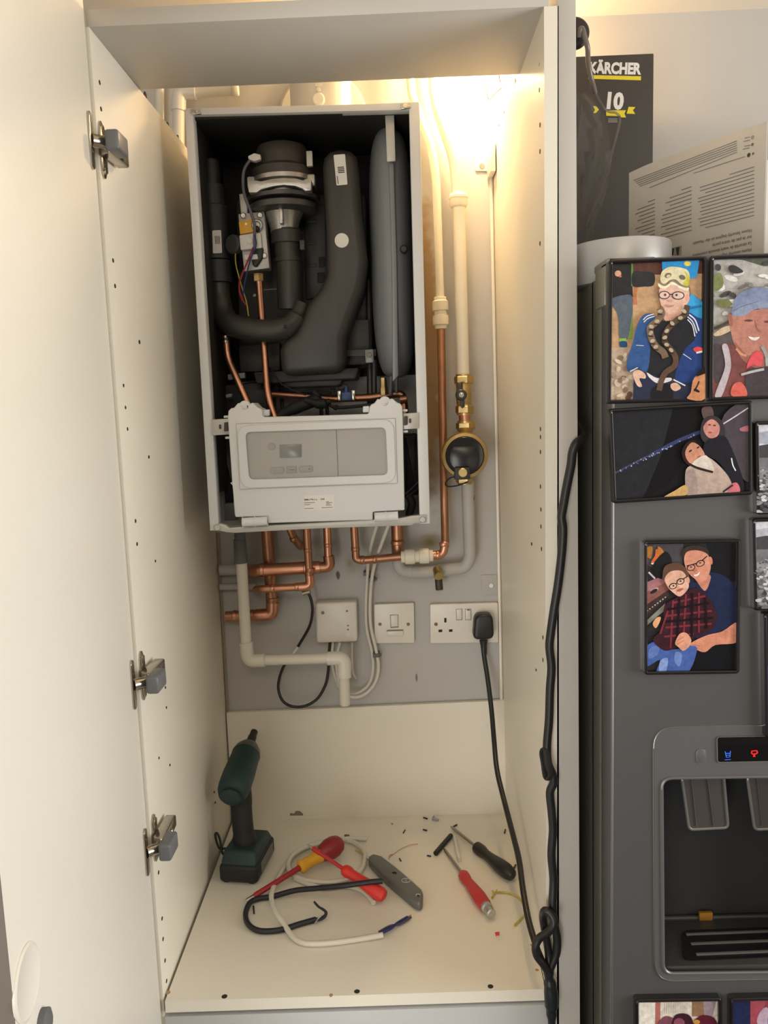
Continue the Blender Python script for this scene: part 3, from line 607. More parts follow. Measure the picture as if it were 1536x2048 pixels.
for q in ([Z4(217, 853), Z4(385, 845), Z4(385, 898), Z4(218, 908)], [Z4(1098, 822), Z4(1256, 814), Z4(1256, 862), Z4(1100, 870)]):
    m = MB(); a, b = at(*lerp(q[0], q[3], .55), YC-.003), at(*lerp(q[1], q[2], .55), YC-.003); m.tube([a, b], .0075, 14)
    for t_ in (0, .5, 1): m.tube([a.lerp(b, max(0, t_-.02)), a.lerp(b, min(1, t_+.02))], .0085, 14)
    m.build('hinge', ctrl, co)
m = MB()
for a, b in ((105, 178), (115, 318), (1300, 136), (1302, 276)): m.prism([Z4(a-14, b-7), Z4(a+20, b-8), Z4(a+20, b+8), Z4(a-14, b+9)], YC+.012, .008, .0008)
m.prism([Z4(-10+145, 620), Z4(158, 610), Z4(165, 840), Z4(152, 640)], YC+.02, .01, .0005); m.build('side_tab', ctrl, co)
for px0, px1, py0, py1, sx in ((424, 458, 838, 870, 440), (806, 838, 826, 858, 820)):
    m = MB(); m.prism([(px0, py0+1), (px1, py0-1), (px1, py1-1), (px0, py1+1)], YB-.003, .006, .0008)
    m.build('side_bracket', bracketm, bo)
    m = MB(); m.prism(rquad([(sx-2, py0+11), (sx+2.5, py0+11), (sx+2.5, py0+20), (sx-2, py0+20)], 1.5, 2), YB-.0034, .001)
    q = (448, 456) if px0 < 500 else (808, 815)
    m.prism([(q[0], py0+7), (q[1], py0+6), (q[1], py0+24), (q[0], py0+25)], YB-.008, .005, .001); m.build('bracket_slot', gask, bo)
# flue on top
m = MB(); fx = at(642, 210, .385); m.lathe([(.052, .0005), (.052, .10), (.05, .105)], Vector((fx.x, .385, bz1)), (0, 0, 1), 40); m.lathe([(.064, 0), (.064, .008), (.054, .012)], Vector((fx.x, .385, bz1-.001)), (0, 0, 1), 40); fl = m.build('flue_elbow', mat('flue_white', (.60, .58, .52), .4, metal=.1), bo)
m = MB(); m.disc(at(637.5, 201, .335), .0105, (0, -1, 0), .008, 24, .002); screw(m, 637, 180, .333, .004, .003); m.box(at(630, 166, .332), at(645, 172, .332)+Vector((0, .01, 0)), .001); m.build('inspection_cap', pushf, fl)
m = MB(); m.lathe([(.083, 0), (.083, .004), (.078, .010), (.062, .012)], at(646, 236, D-.001), (0, -1, 0), 48); m.build('wall_rosette', mat('flue_white', (.60, .58, .52), .4), fl)
# ------------------------------------------------------------------ pipes round the boiler
YW = D-.022
def Z5(x, y): return (420+x/2.56, 1030+y/2.56)
def run(name, label, cat, px, y, r, m, bend=.025, group=None):
    """a pipe as one mesh: px (x,y[,depth])"""
    P = [at(p[0], p[1], p[2] if len(p) > 2 else y) for p in px]
    o = MB().tube(fillet(P, bend, 7), r, 18).build(name, m, None, label, cat, group=group); return o
def pipe_thing(name, label, cat, px, y):
    return empty(name, at(px[0], px[1], y), label, cat)
def seg(parent, name, m, px, y, r, bend=.025, label=None, extra=None):
    P = [at(p[0], p[1], p[2] if len(p) > 2 else y) for p in px]
    mb = MB().tube(fillet(P, bend, 7), r, 18)
    if extra: extra(mb)
    return mb.build(name, m, parent, label)
def joint(mb, px, py, y, r, axis, h=.008): mb.lathe([(r*.97, 0), (r*1.07, h*.15), (r*1.07, h*.85), (r*.97, h)], at(px, py, y)-Vector(axis).normalized()*h*.5, axis, 18)
yp = .47
cdn = pipe_thing('condensate_pipe', 'white plastic waste pipe stepping down from the grey boiler connector to the backboard', 'pipe', (482, 1066), yp-.03)
seg(cdn, 'rubber_connector', rubg, [(479, 1055, .43), (482, 1124, .43)], .43, .0105, extra=lambda mb: mb.lathe([(.0118, 0), (.0125, .003), (.0118, .045)], at(482, 1126, .43), (0, 0, 1), 18))
seg(cdn, 'pipe_length', wpipe, [(483, 1122, .43), (493, 1300, .43)], .43, .0105)
def elbow(mb, a, b, c, y, r):
    mb.tube(fillet([at(*a, y), at(*b, y), at(*c, y)], .014, 8), r, 18)
m = MB(); elbow(m, (492, 1284), (496, 1322), (530, 1320), .43, .0130); m.build('elbow', wpipe, cdn, 'yellowed elbow')
seg(cdn, 'pipe_length', wpipe, [(520, 1320.5, .43), (664, 1316, .43)], .43, .0103)
m = MB(); elbow(m, (655, 1317), (689, 1316), (689, 1354), .43, .0132); m.build('elbow', plas, cdn)
seg(cdn, 'pipe_length', wpipe, [(688, 1345, .43), (690, 1408, .44)], .43, .0105)
m = MB()
# copper under the boiler
cg = 'copper pipes under the boiler'
ht = lambda mb, *js: [joint(mb, *j) for j in js]
t = pipe_thing('copper_pipe', 'thick copper pipe dropping to a low elbow that turns left behind the white waste pipe', 'pipe', (537, 1063), .485); t['group'] = cg
seg(t, 'pipe_length', copperd, [(533, 1050, .485), (545, 1212, .485)], .485, .0118, extra=lambda mb: ht(mb, (545, 1198, .485, .0122, (0, 0, 1))))
m = MB(); elbow(m, (545, 1205), (545, 1229), (512, 1231), .485, .0128); m.build('elbow', copper, t)
seg(t, 'pipe_length', copper, [(516, 1231, .485), (452, 1233, .49)], .485, .0108, extra=lambda mb: ht(mb, (505, 1231, .485, .0112, (1, 0, 0)), (470, 1232, .488, .0112, (1, 0, 0))))
t = pipe_thing('copper_pipe', 'thickest copper pipe running level across to the left below the boiler', 'pipe', (655, 1063), .455); t['group'] = cg
seg(t, 'pipe_length', copper, [(654, 1050, .455), (657, 1122, .455)], .455, .0078, extra=lambda mb: ht(mb, (656, 1090, .455, .0080, (0, 0, 1))))
m = MB(); elbow(m, (657, 1112), (660, 1134), (630, 1135), .455, .0108); m.build('elbow', copperd, t)
seg(t, 'pipe_length', copper, [(640, 1134.5, .455), (512, 1141, .455), (499, 1142, .505)], .455, .0125, .014, extra=lambda mb: ht(mb, (612, 1136, .455, .0128, (1, 0, 0)), (525, 1140, .455, .0128, (1, 0, 0))))
t = pipe_thing('copper_pipe', 'thin copper pipe crossing in front of the thickest one and turning left beneath it', 'pipe', (614, 1063), .435); t['group'] = cg
seg(t, 'pipe_length', copperd, [(613, 1050, .435), (619, 1160, .435)], .435, .0073, extra=lambda mb: ht(mb, (616, 1100, .435, .0077, (0, 0, 1)), (620, 1140, .435, .0080, (0, 0, 1))))
m = MB(); elbow(m, (619, 1150), (621, 1172), (598, 1174), .435, .0088); m.build('elbow', copper, t)
seg(t, 'pipe_length', copper, [(606, 1173.5, .435), (522, 1178, .44), (512, 1179, .49)], .435, .0073, .010, extra=lambda mb: ht(mb, (594, 1174, .435, .0077, (1, 0, 0)), (545, 1177, .437, .0077, (1, 0, 0))))
t = pipe_thing('copper_pipe', 'short angled copper pipe bending back into the wall under the boiler', 'pipe', (578, 1063), .47); t['group'] = cg
seg(t, 'pipe_length', copperd, [(577, 1050, .46), (586, 1073, .465), (600, 1092, .49), (601, 1093, .52)], .47, .0075, .012, extra=lambda mb: ht(mb, (588, 1077, .467, .008, (.4, .4, -1))))
# cold water run: copper tee under the boiler to the long riser with push-fit couplings
t = pipe_thing('water_pipe', 'copper and white plastic water pipe rising right of the boiler with push-fit couplings', 'pipe', (708, 1063), .45)
seg(t, 'pipe_length', copperd, [(708, 1050, .45), (712, 1118, .45), (722, 1121, .45), (806, 1113, .45)], .45, .0076, .012, extra=lambda mb: ht(mb, (711, 1098, .45, .0080, (0, 0, 1)), (725, 1120, .45, .0080, (1, 0, 0)), (750, 1118.5, .45, .0080, (1, 0, 0))))
def pf(axis_pts, y, L, r, name='coupling'):
    a, b = at(*axis_pts[0], y), at(*axis_pts[1], y); ax_ = b-a; L = ax_.length
    mb = MB(); mb.lathe([(r*.72, 0), (r*.76, L*.02), (r*.76, L*.10), (r*.98, L*.14), (r, L*.34), (r*.96, L*.42), (r*.78, L*.44), (r*.78, L*.56), (r*.96, L*.58), (r, L*.66), (r*.98, L*.86), (r*.76, L*.9), (r*.76, L*.98), (r*.72, L)], a, ax_, 24)
    return mb.build(name, pushf, t)
pf([(802, 1114), (866, 1111)], .45, 0, .0148)
seg(t, 'pipe_length', copper, [(862, 1111, .45), (886, 1110, .45), (891, 1082, .45)], .45, .0082, .014, extra=lambda mb: ht(mb, (888, 1088, .45, .0086, (0, 0, 1)), (876, 1110, .45, .0086, (1, 0, 0))))
seg(t, 'pipe_length', copperd, [(890.5, 1094, .45), (889, 1030, .474), (882, 655, .474)], .45, .0076, .06)
pf([(882, 658), (880, 594)], .474, 0, .0152)
seg(t, 'plastic_pipe', wpipe, [(880.5, 600, .474), (872, 350, .474), (862, 290, .476), (838, 228, .48), (823, 190, .482), (820, 120, .482)], .45, .0078, .05)
# gas run: painted pipe, regulator, ball valve, white riser
g = pipe_thing('gas_pipe', 'painted gas pipe climbing the wall with brass ball valve and round brass regulator', 'pipe', (795, 1063), .46)
seg(g, 'pipe_length', copperd, [(794, 1045, .48), (796, 1112, .482)], .48, .0122, label='bare copper length', extra=lambda mb: ht(mb, (795, 1085, .472, .0126, (0, 0, 1))))
seg(g, 'painted_pipe', ppipe, [(796, 1108, .478), (797, 1140, .485), (840, 1146, .490), (930, 1135, .490), (940, 1115, .488), (938, 1050, .478), (935, 962, .470)], .48, .0122, .022, extra=lambda mb: ht(mb, (880, 1142, .49, .0126, (1, 0, 0)), (820, 1143, .489, .0130, (1, 0, 0))))
m = MB(); m.lathe([(.0124, 0), (.0124, .010)], at(937, 1000, .4745), (0, 0, 1), 20); m.build('bare_band', copperd, g, 'bare copper band')
rc = at(929, 911, .428); m = MB()
m.lathe([(.030, -.022), (.042, -.016), (.0435, .0), (.0435, .012), (.0415, .018), (.036, .020), (.035, .016)], rc+Vector((0, .012, 0)), (0, -1, 0), 44); m.build('regulator_body', brass, g)
m = MB(); m.lathe([(.0352, 0), (.0352, .006), (.034, .0072)], rc+Vector((0, -.001, 0)), (0, -1, 0), 40); m.build('regulator_face', mat('face_black', (.018, .019, .022), .10, var=0, coat=.5), g)
m = MB(); m.prism([(907, 893), (951, 893), (958, 905), (959, 920), (955, 932), (942, 942), (916, 942), (904, 932), (899, 920), (900, 905)], .4195, .002, .0006); m.build('face_plate', mat('face_dark', (.010, .010, .012), .25, var=0), g)
q = at(925, 946, .415); m = MB(); m.box(q+Vector((-.015, -.004, -.012)), q+Vector((.014, .012, .010)), .002); m.build('seal_tab', blackp, g)
m = MB(); m.disc(q+Vector((0, -.003, .001)), .0085, (0, -1, 0), .005, 22, .001); m.build('brass_plug', brass, g)
m = MB(); m.tube(spline([q+Vector((-.012, -.002, -.006)), at(900, 956, .42), at(891, 966, .425), at(896, 973, .428), at(915, 971, .43), at(936, 964, .44)], 6), .0013, 8); m.build('seal_wire', blackm, g)
def nut(px, py, y, r, h): m = MB(); m.hexnut(at(px, py, y)-Vector((0, 0, h/2)), r, (0.015, 0, 1), h); m.lathe([(r*.82, -h*.75), (r*.82, h*.75)], at(px, py, y), (0.015, 0, 1), 20); m.build('brass_nut', brass, g)
nut(929, 961, .46, .0165, .009); nut(931, 852, .462, .0185, .013); nut(929, 819, .464, .0175, .014); nut(927.5, 760, .468, .0185, .014)
m = MB(); m.lathe([(.011, 0), (.016, .012)], at(931, 868, .458), (0, 0, 1), 20); m.build('regulator_neck', brass, g)
m = MB(); m.tube([at(930, 846, .463), at(929, 824, .464)], .0112, 18); m.build('pipe_length', copper, g, 'bare copper nipple')
m = MB(); m.lathe([(.011, 0), (.0142, .004), (.0145, .02), (.0155, .024), (.0145, .028), (.0142, .036), (.011, .042)], at(928, 811, .465), (0, 0, 1), 24); m.build('valve_body', mat('valve_brass', (.50, .38, .18), .4, metal=.9, var=.2), g)
m = MB(); q = at(922, 790, .440); m.disc(q, .0105, (0, -1, 0), .007, 24, .002); m.lathe([(.006, 0), (.006, .02)], q+Vector((0, .018, 0)), (0, -1, 0), 14)
m.prism3([q+Vector((-.005, 0, .004)), q+Vector((.003, 0, .004)), q+Vector((.0035, 0, .024)), q+Vector((.0005, 0, .024)), q+Vector((-.001, 0, .018)), q+Vector((-.006, 0, .024)), q+Vector((-.007, 0, .018))], (0, -.005, 0), .001)
m.prism3([q+Vector((-.003, 0, -.006)), q+Vector((.006, 0, -.006)), q+Vector((.006, 0, -.022)), q+Vector((.001, 0, -.025)), q+Vector((-.002, 0, -.020))], (0, -.005, 0), .001)
vl = m.build('valve_lever', blackp, g); m = MB(); m.hexnut(q+Vector((0, -.006, 0)), .0052, (0, -1, 0), .004); m.disc(q+Vector((0, -.009, 0)), .0026, (0, -1, 0), .003, 12); m.build('lever_nut', steel, vl)
seg(g, 'riser', wpipe, [(926.5, 756, .47), (917, 395, .475), (911, 320, .478), (893, 265, .482), (872, 205, .485), (868, 110, .485)], .47, .0118, .05)
m = MB(); m.lathe([(.0125, -.003), (.0145, -.002), (.0165, .002), (.0165, .012), (.0178, .013), (.0178, .017), (.0165, .018), (.0150, .022), (.0125, .023)], at(917, 412, .475), (.01, 0, 1), 24); m.box(at(917, 410, .475)+Vector((-.006, 0, 0)), at(917, 410, .475)+Vector((.006, .045, .012))); m.build('pipe_clip', pushf, g)
# drain cock
dk = pipe_thing('test_point', 'small brass test nipple with a dark cap just below the painted elbow pipe', 'valve', (876, 1146), .47)
m = MB(); m.lathe([(.0095, 0), (.0095, .022), (.008, .024)], at(875, 1140, .478), (.05, -1, -.35), 18); m.lathe([(.0058, 0), (.0058, .006)], at(876, 1147, .455), (.05, -1, -.35), 6); m.build('nipple', brass, dk)
m = MB(); m.lathe([(.0072, 0), (.0075, .003), (.0075, .020), (.006, .022)], at(877, 1158, .478), (.05, -.2, -1), 16); m.build('cap', mat('cap_brown', (.045, .030, .022), .5), dk)
# short painted stubs at the left
run('pipe_stub', 'upper of two grey painted pipe stubs at the left edge behind the white waste pipe', 'pipe', [(440, 1140), (500, 1139)], .505, .011, ppipe)
run('pipe_stub', 'lower of two grey painted pipe stubs at the left edge behind the white waste pipe', 'pipe', [(440, 1174), (512, 1173)], .508, .007, ppipe)
# white plastic pipes above the boiler
t = pipe_thing('overflow_pipe', 'white plastic elbow pipe above the boiler at its top left corner', 'pipe', (357, 290), .48)
seg(t, 'pipe_length', wpipe, [(357, 330, .48), (357, 215, .48)], .48, .0110)
m = MB(); elbow(m, (357, 222), (358, 183), (392, 184), .48, .0135); m.build('elbow', plas, t)
seg(t, 'pipe_length', wpipe, [(385, 184, .48), (474, 178, .48)], .48, .0105, extra=lambda mb: ht(mb, (470, 178.4, .48, .011, (1, 0, 0), .012)))
run('pipe', 'thin upright white pipe in the dark gap at the top left corner', 'pipe', [(319, 150), (319, 300)], .50, .0085, wpipe)
m = MB(); m.box(at(884, 190, D-.03), at(890, 150, D-.004)); m.bm.free()
# ------------------------------------------------------------------ electrics on the wall
YS = D-.001
def plate(parent, q, depth, r=.0012, name='face_plate', m=plas): return MB().prism(rquad(q, 3, 3), YS-depth, depth, r, 3).build(name, m, parent)
jb = empty('wiring_box', at(672, 1285, YS), 'square white control box on the wall with indicator lights and a round button', 'box')
m = MB(); m.prism(rquad([(630, 1206), (713, 1203), (715, 1284), (633, 1287)], 7), YS-.028, .028, .005, 3); m.build('housing', plas, jb)
m = MB(); m.disc(at(645.5, 1225.5, YS-.0278), .0034, (0, -1, 0), .0012, 14); m.build('screw_cover', inkg, jb)
m = MB(); m.disc(at(694, 1222, YS-.0278), .0022, (0, -1, 0), .001, 12); m.build('indicator', inkg, jb)
for py in (1251, 1259): MB().disc(at(696, py, YS-.0278), .0018, (0, -1, 0), .001, 12).build('indicator', inkg, jb)
m = MB(); m.lathe([(.0046, 0), (.0046, .0004), (.0038, .0004), (.0036, .0015)], at(697, 1270, YS-.0278), (0, -1, 0), 20); m.build('round_button', plas, jb)
sp = empty('fused_switch', at(789, 1286, YS), 'square white fused switch plate with one rocker and a fuse flap', 'switch')
plate(sp, [(748, 1209), (828, 1206), (829, 1286), (749, 1287)], .010)
m = MB(); m.prism([(781, 1231), (795.5, 1230), (796, 1253), (782, 1254)], YS-.0135, .005, .001); m.build('rocker', plas, sp)
m = MB(); m.ring(pts([(780, 1229.5), (796.5, 1229), (797, 1255), (781, 1256)], YS-.0104), pts([(781, 1231), (795.5, 1230), (796, 1253), (782, 1254)], YS-.0104), (0, .001, 0)); m.build('rocker_gap', inkg, sp)
m = MB(); m.prism([(773, 1263), (807, 1262), (806, 1272), (775, 1273)], YS-.0155, .007, .0015); m.build('fuse_flap', plas, sp)
m = MB(); m.prism([(774, 1260), (806, 1259), (807, 1263), (773, 1264)], YS-.0106, .001); m.build('flap_gap', mat('gap_brown', (.20, .17, .12), .6), sp)
for a in (760, 816.5): screw(MB(), a, 1248.5, YS-.0102, .0034, .001).build('screw', mat('screw_brown', (.18, .12, .07), .4, metal=.7), sp)
so = empty('double_socket', at(928, 1286, YS), 'double white mains socket with a black plug in its right outlet', 'socket')
plate(so, [(860, 1209), (996, 1206), (997, 1285), (861, 1287)], .010)
m = MB()
for q in ([(888.5, 1236), (893, 1236), (893, 1245), (888.5, 1245)], [(877, 1259.5), (884.5, 1259), (884.5, 1264), (877, 1264.5)], [(898, 1259), (905, 1258.5), (905, 1263.5), (898, 1264)]): m.prism(q, YS-.0104, .001)
m.build('pin_holes', dark, so)
for x in (913, 931): 
    m = MB(); m.prism([(x, 1219), (x+10.5, 1218.5), (x+11, 1239), (x+.5, 1239.5)], YS-.013, .005, .001); rk = m.build('rocker', plas, so)
    m = MB(); o = [(x-1, 1218), (x+11.5, 1217.5), (x+12, 1240), (x-.5, 1240.5)]; m.ring(pts(o, YS-.0104), pts(inset(o, 1), YS-.0104), (0, .001, 0)); m.build('rocker_gap', inkg, so)
m = MB(); m.prism([(934, 1219), (940, 1218.8), (940, 1221), (934, 1221.2)], YS-.0132, .0006); m.build('on_mark', mat('mark_red', (.3, .05, .03), .5), so)
screw(MB(), 872, 1248.5, YS-.0102, .0036, .001).build('screw', mat('screw_brown', (.18, .12, .07), .4, metal=.7), so)
# plug and its flex, knotted with the other flex at the front
pl = empty('plug', at(967, 1282, YS-.03), 'black three-pin plug whose flex hangs down into the knot at the cupboard front', 'plug')
m = MB(); m.prism(rquad([(950, 1231), (986, 1229), (989, 1279), (946, 1281)], 13, 6), YS-.042, .032, .006, 3); m.build('plug_body', bcab, pl)
m = MB(); m.lathe([(.0085, 0), (.0065, .012), (.0055, .03)], at(967, 1280, YS-.026), (.03, -.05, -1), 16); m.build('cord_grip', bcab, pl)
k1, k2, k3 = (-.014, -.020, -.009)
C1 = [(967, 1284, .495), (968, 1310, .49), (975, 1355, .475), (983, 1420, .445), (988, 1480, .41), (994, 1540, .36), (1008, 1600, .30), (1026, 1670, .22), (1038, 1720, .16), (1046, 1780, .10), (1057, 1840, .05), (1070, 1885, .012), (1079, 1910, -.006), (1088, 1930, k1), (1096, 1948, k1)]
m = MB(); m.tube(spline([at(*p) for p in C1], 6), .0048, 12); m.build('flex', bcab, pl)
C2 = [(1144, 835, .10), (1163, 862, .03), (1167, 874, .005), (1153, 886, -.010), (1145, 905, -.010), (1142, 930, -.010), (1134, 970, -.010), (1126, 1015, -.010), (1123, 1035, -.010), (1126, 1060, -.010), (1123, 1110, -.010), (1116, 1170, -.010), (1108, 1220, -.010), (1101, 1270, -.010), (1099, 1295, -.010), (1103, 1335, -.010), (1100, 1380, -.010), (1098, 1440, -.010), (1094, 1490, -.010), (1096, 1525, -.012), (1105, 1548, -.012), (1107, 1566, -.012), (1100, 1585, -.010), (1103, 1620, -.010), (1106, 1660, -.010), (1103, 1710, -.010), (1107, 1760, -.010), (1105, 1810, k1), (1108, 1845, k1), (1114, 1875, k1), (1113, 1905, k1), (1104, 1928, k1), (1097, 1945, k1)]
fx_ = empty('flex', at(1097, 1945, k1), 'long black flex running down the cupboard front edge from beside the fridge into the knot', 'cable')
m = MB(); m.tube(spline([at(*p) for p in C2], 5), .0058, 12); m.build('flex_length', bcab, fx_)
m = MB(); m.tube(spline([at(*p) for p in [(1096, 1944, k2), (1086, 1928, k2), (1074, 1912, k2), (1071, 1893, k2), (1079, 1876, k2), (1094, 1866, k2-.006), (1106, 1852, k2-.010), (1107, 1838, k2-.008), (1098, 1825, k2-.004), (1089, 1822, k2), (1086, 1836, k3), (1091, 1868, k3), (1097, 1905, k3), (1098, 1940, k1)]], 6), .0056, 12); m.build('knot_loop', bcab, fx_)
m = MB(); m.tube(spline([at(*p) for p in [(1097, 1940, k1), (1098, 1955, k1), (1101, 1975, k1), (1103, 2005, k1), (1103, 2022, k1), (1104, 2060, k1)]], 4), [.0075, .0065, .0088, .0098, .0095, .0075, .0055], 14); m.build('taped_joint', mat('tape_black', (.012, .016, .018), .4), fx_)
tie = MB(); P = spline([at(*p) for p in [(1086, 1499, -.006), (1092, 1499, -.014), (1096, 1520, -.020), (1101, 1546, -.020), (1097, 1557, -.014), (1091, 1552, -.006), (1087, 1525, -.003), (1084, 1506, -.004), (1086, 1499, -.006)]], 5)
tie.tube(P, .0028, 8, sq=1.6); tie.build('cable_tie', blackm, None, 'black looped hook-and-loop tie round the flex on the cupboard edge', 'cable tie')
# black thermostat wire with a pale scuff
m = MB(); P = spline([at(*p, yy) for *p, yy in [(613, 1180, .475), (621, 1196, .472), (625, 1220, .474), (620, 1250, .48), (604, 1280, .49), (588, 1305, .495), (570, 1328, .50), (559, 1355, .50), (557, 1380, .497), (566, 1402, .49), (585, 1413, .485), (610, 1412, .485), (634, 1398, .49), (650, 1372, .495), (656, 1345, .50), (658, 1310, .505), (660, 1284, .508)]], 6)
bw = empty('thermostat_cable', at(585, 1413, .485), 'thin black cable looping from the copper pipe down to the backboard', 'cable')
MB().tube(P, .0029, 10).build('cable', bcab, bw)
MB().tube(P[27:33], .0031, 10).build('scuff', labelm, bw, 'pale scuffed patch')
MB().tube([at(606, 1186, .47), at(620, 1182, .468)], .0055, 12).build('pipe_strap', nickel, bw)
# white cables
def cable(name, label, pxs, r, m=wcab, group=None, cat='cable'):
    e = MB().tube(spline([at(*p) for p in pxs], 6), r, 10).build(name, m, None, label, cat, group=group); return e
cable('power_cable', 'left of the two white cables leaving the boiler that loop down to the control box',
      [(754, 1050, .44), (745, 1080, .455), (738, 1115, .478), (735, 1150, .50), (732, 1210, .508), (734, 1260, .51), (744, 1305, .51), (746, 1340, .51), (738, 1368, .507), (718, 1385, .50), (698, 1388, .497), (680, 1375, .497), (668, 1345, .50), (664, 1312, .507), (666, 1284, .51)], .0034)
cable('power_cable', 'right of the two white cables leaving the boiler that loop down to the control box',
      [(777, 1050, 0.440), (764, 1085, 0.448), (752, 1120, 0.471), (744, 1155, 0.493), (740, 1210, 0.501), (742, 1255, 0.503), (752, 1300, 0.503), (757, 1335, 0.503), (750, 1365, 0.500), (730, 1388, 0.493), (705, 1394, 0.490), (685, 1382, 0.490), (675, 1350, 0.493), (673, 1315, 0.500), (680, 1284, 0.503)], .0034)
cable('bell_wire', 'short faint white wire hanging straight from the control box', [(704, 1284, .512), (704, 1320, .513), (706, 1345, .512), (712, 1358, .509)], .0022)
for (a, b), lb in (((734, 1146), 'upper left small grey clip on the white boiler cables'), ((744, 1157), 'right small grey clip just under the top one on the white boiler cables'), ((753, 1308), 'lowest small grey clip on the white boiler cables beside the fused switch')):
    m = MB(); q = at(a, b, .5095); m.box(q+Vector((-.007, -.012, -.004)), q+Vector((.006, .012, .004)), .0015); m.disc(q+Vector((.008, -.004, 0)), .003, (0, -1, 0), .004, 10); m.build('cable_clip', rubg, None, lb, 'clip')
# brackets fixing the cupboard to the wall
b = empty('wall_bracket', at(963, 340, D), 'white metal angle bracket near the top of the right panel', 'bracket')
m = MB(); m.prism(rquad([(949, 300), (981, 295), (982, 342), (950, 342)], 4), D-.003, .002, .0006); m.box(at(981, 342, D-.06), at(981, 296, D-.002)+Vector((.0015, 0, 0)), .0004); m.build('plate', plas, b)
screw(MB(), 964, 332, D-.003, .0055, .002).build('screw', steel, b)
b = empty('wall_bracket', at(985, 1180, D), 'small painted angle bracket with one screw above the double socket', 'bracket')
m = MB(); m.prism(rquad([(962, 1150), (994, 1149), (996, 1190), (964, 1192)], 3), D-.0025, .0018, .0004); m.build('plate', ppipe, b)
screw(MB(), 982, 1171, D-.003, .0052, .002).build('screw', steel, b)
# thin wires dangling in the lamp glow
MB().tube(spline([at(972, 100, .44), at(971, 160, .44), at(974, 185, .44), at(978, 199, .44), at(990, 187, .44), at(1004, 175, .44)], 6), .0009, 6).build('lamp_wire', greyw, None, 'thin looped wire dangling in the bright glow at the top right', 'wire')
MB().tube(spline([at(996, 110, .42), at(998, 152, .42), at(1001, 166, .42)], 5), .0010, 6).build('lamp_wire', greyw, None, 'short straight wire stub beside the looped wire in the top right glow', 'wire')
# ------------------------------------------------------------------ tools on the base panel
def F_(px, py, h=0.): return atz(px, py, h)
# cordless impact driver
a = F_(478, 1772, 0); gdir = Vector((.14, 1, 0)).normalized(); gs = Vector((gdir.y, -gdir.x, 0))
dvr = empty('impact_driver', F_(478, 1740, 0), 'dark green cordless impact driver standing upright on its battery', 'drill')
bc = F_(476, 1772, 0)+gdir*.058
def gm(c, yawv=gdir): return Matrix(((gs.x, gdir.x, 0, c.x), (gs.y, gdir.y, 0, c.y), (0, 0, 1, c.z), (0, 0, 0, 1)))
m = MB(); m.box((-.036, -.056, 0.003), (.036, .056, .036), .007, 3, gm(bc)); m.box((-.030, -.050, 0), (-.020, -.040, .006), .001, 1, gm(bc)); m.box((.018, -.050, 0), (.028, -.040, .006), .001, 1, gm(bc)); m.box((-.030, .040, 0), (.028, .050, .006), .001, 1, gm(bc)); m.build('battery', tealg, dvr)
m = MB(); m.hexa([gm(bc) @ Vector(p) for p in ((-.034, -.054, .034), (.035, -.054, .034), (.035, .052, .034), (-.034, .052, .034), (-.030, -.040, .058), (.030, -.040, .058), (.030, .040, .056), (-.030, .040, .056))], .006, 3); m.build('foot', teal, dvr)
m = MB(); m.box((.0345, -.030, .010), (.0372, .040, .030), .001, 1, gm(bc)); m.build('battery_label', mat('battery_grey', (.16, .16, .15), .5), dvr)
hp0 = bc+gdir*-.008+Vector((0, 0, .050)); hr = at(463, 1590, hp0.y-.022); ht_ = at(509, 1462, hp0.y+.135); hax = (ht_-hr).normalized(); hl = (ht_-hr).length
htop = hr+hax*(hl*.30)-Vector((0, 0, .012))
m = MB(); m.tube(spline([hp0, hp0.lerp(htop, .35)+gdir*-.004, hp0.lerp(htop, .75), htop], 5), [.0205]*3+[.0185]*6+[.0195]*8, 20, sq=1.15); m.build('handle', tealg, dvr)
rr = .0315; s_ = hl*.70
m = MB(); m.lathe([(.012, -.004), (rr*.80, -.001), (rr*.96, .010), (rr, .022), (rr*1.0, s_*.45), (rr*.95, s_*.62), (rr*.92, s_*.80), (rr*.86, s_*.88)], hr, hax, 32, sq=(1, .93)); m.build('motor_housing', teal, dvr)
m = MB(); m.lathe([(rr*.88, s_*.86), (rr*.80, s_*.96), (rr*.58, s_*1.06), (rr*.42, s_*1.10)], hr, hax, 28); m.build('nose_cone', mat('nose_grey', (.16, .155, .14), .4, metal=.6), dvr)
m = MB(); m.lathe([(.0112, s_*1.08), (.0112, s_*1.15), (.0085, s_*1.16), (.0085, s_*1.28), (.0072, s_*1.29), (.0072, hl-.002), (.004, hl)], hr, hax, 20); m.build('chuck', blackp, dvr)
m = MB(); q = htop+gdir*.024-Vector((0, 0, .016)); m.ball(q, .010, (.8, .9, 1.6)); m.build('trigger', blackp, dvr)
q = hr+hax*(s_*.2); m = MB(); m.lathe([(rr*.60, 0), (rr*.60, .003), (rr*.55, .004)], hr-hax*.004, -hax, 24); m.build('rear_cap', mat('cap_teal', (.016, .045, .046), .5), dvr)
m = MB(); m.tube(spline([gm(bc) @ Vector(p) for p in ((-.034, -.02, .048), (-.046, -.022, .050), (-.050, -.026, .075), (-.046, -.028, .082), (-.042, -.026, .070), (-.040, -.022, .040), (-.034, -.018, .036))], 6), .0022, 8); m.build('belt_hook', blackm, dvr)
def stick(parent, name, m, a, b, prof, seg=20, sq=(1, 1)):
    """lathe between px a and px b lying at height; prof in (radius, fraction)"""
    A, B = a, b; L = (B-A).length
    return MB().lathe([(r, f*L) for r, f in prof], A, B-A, seg, sq).build(name, m, parent)
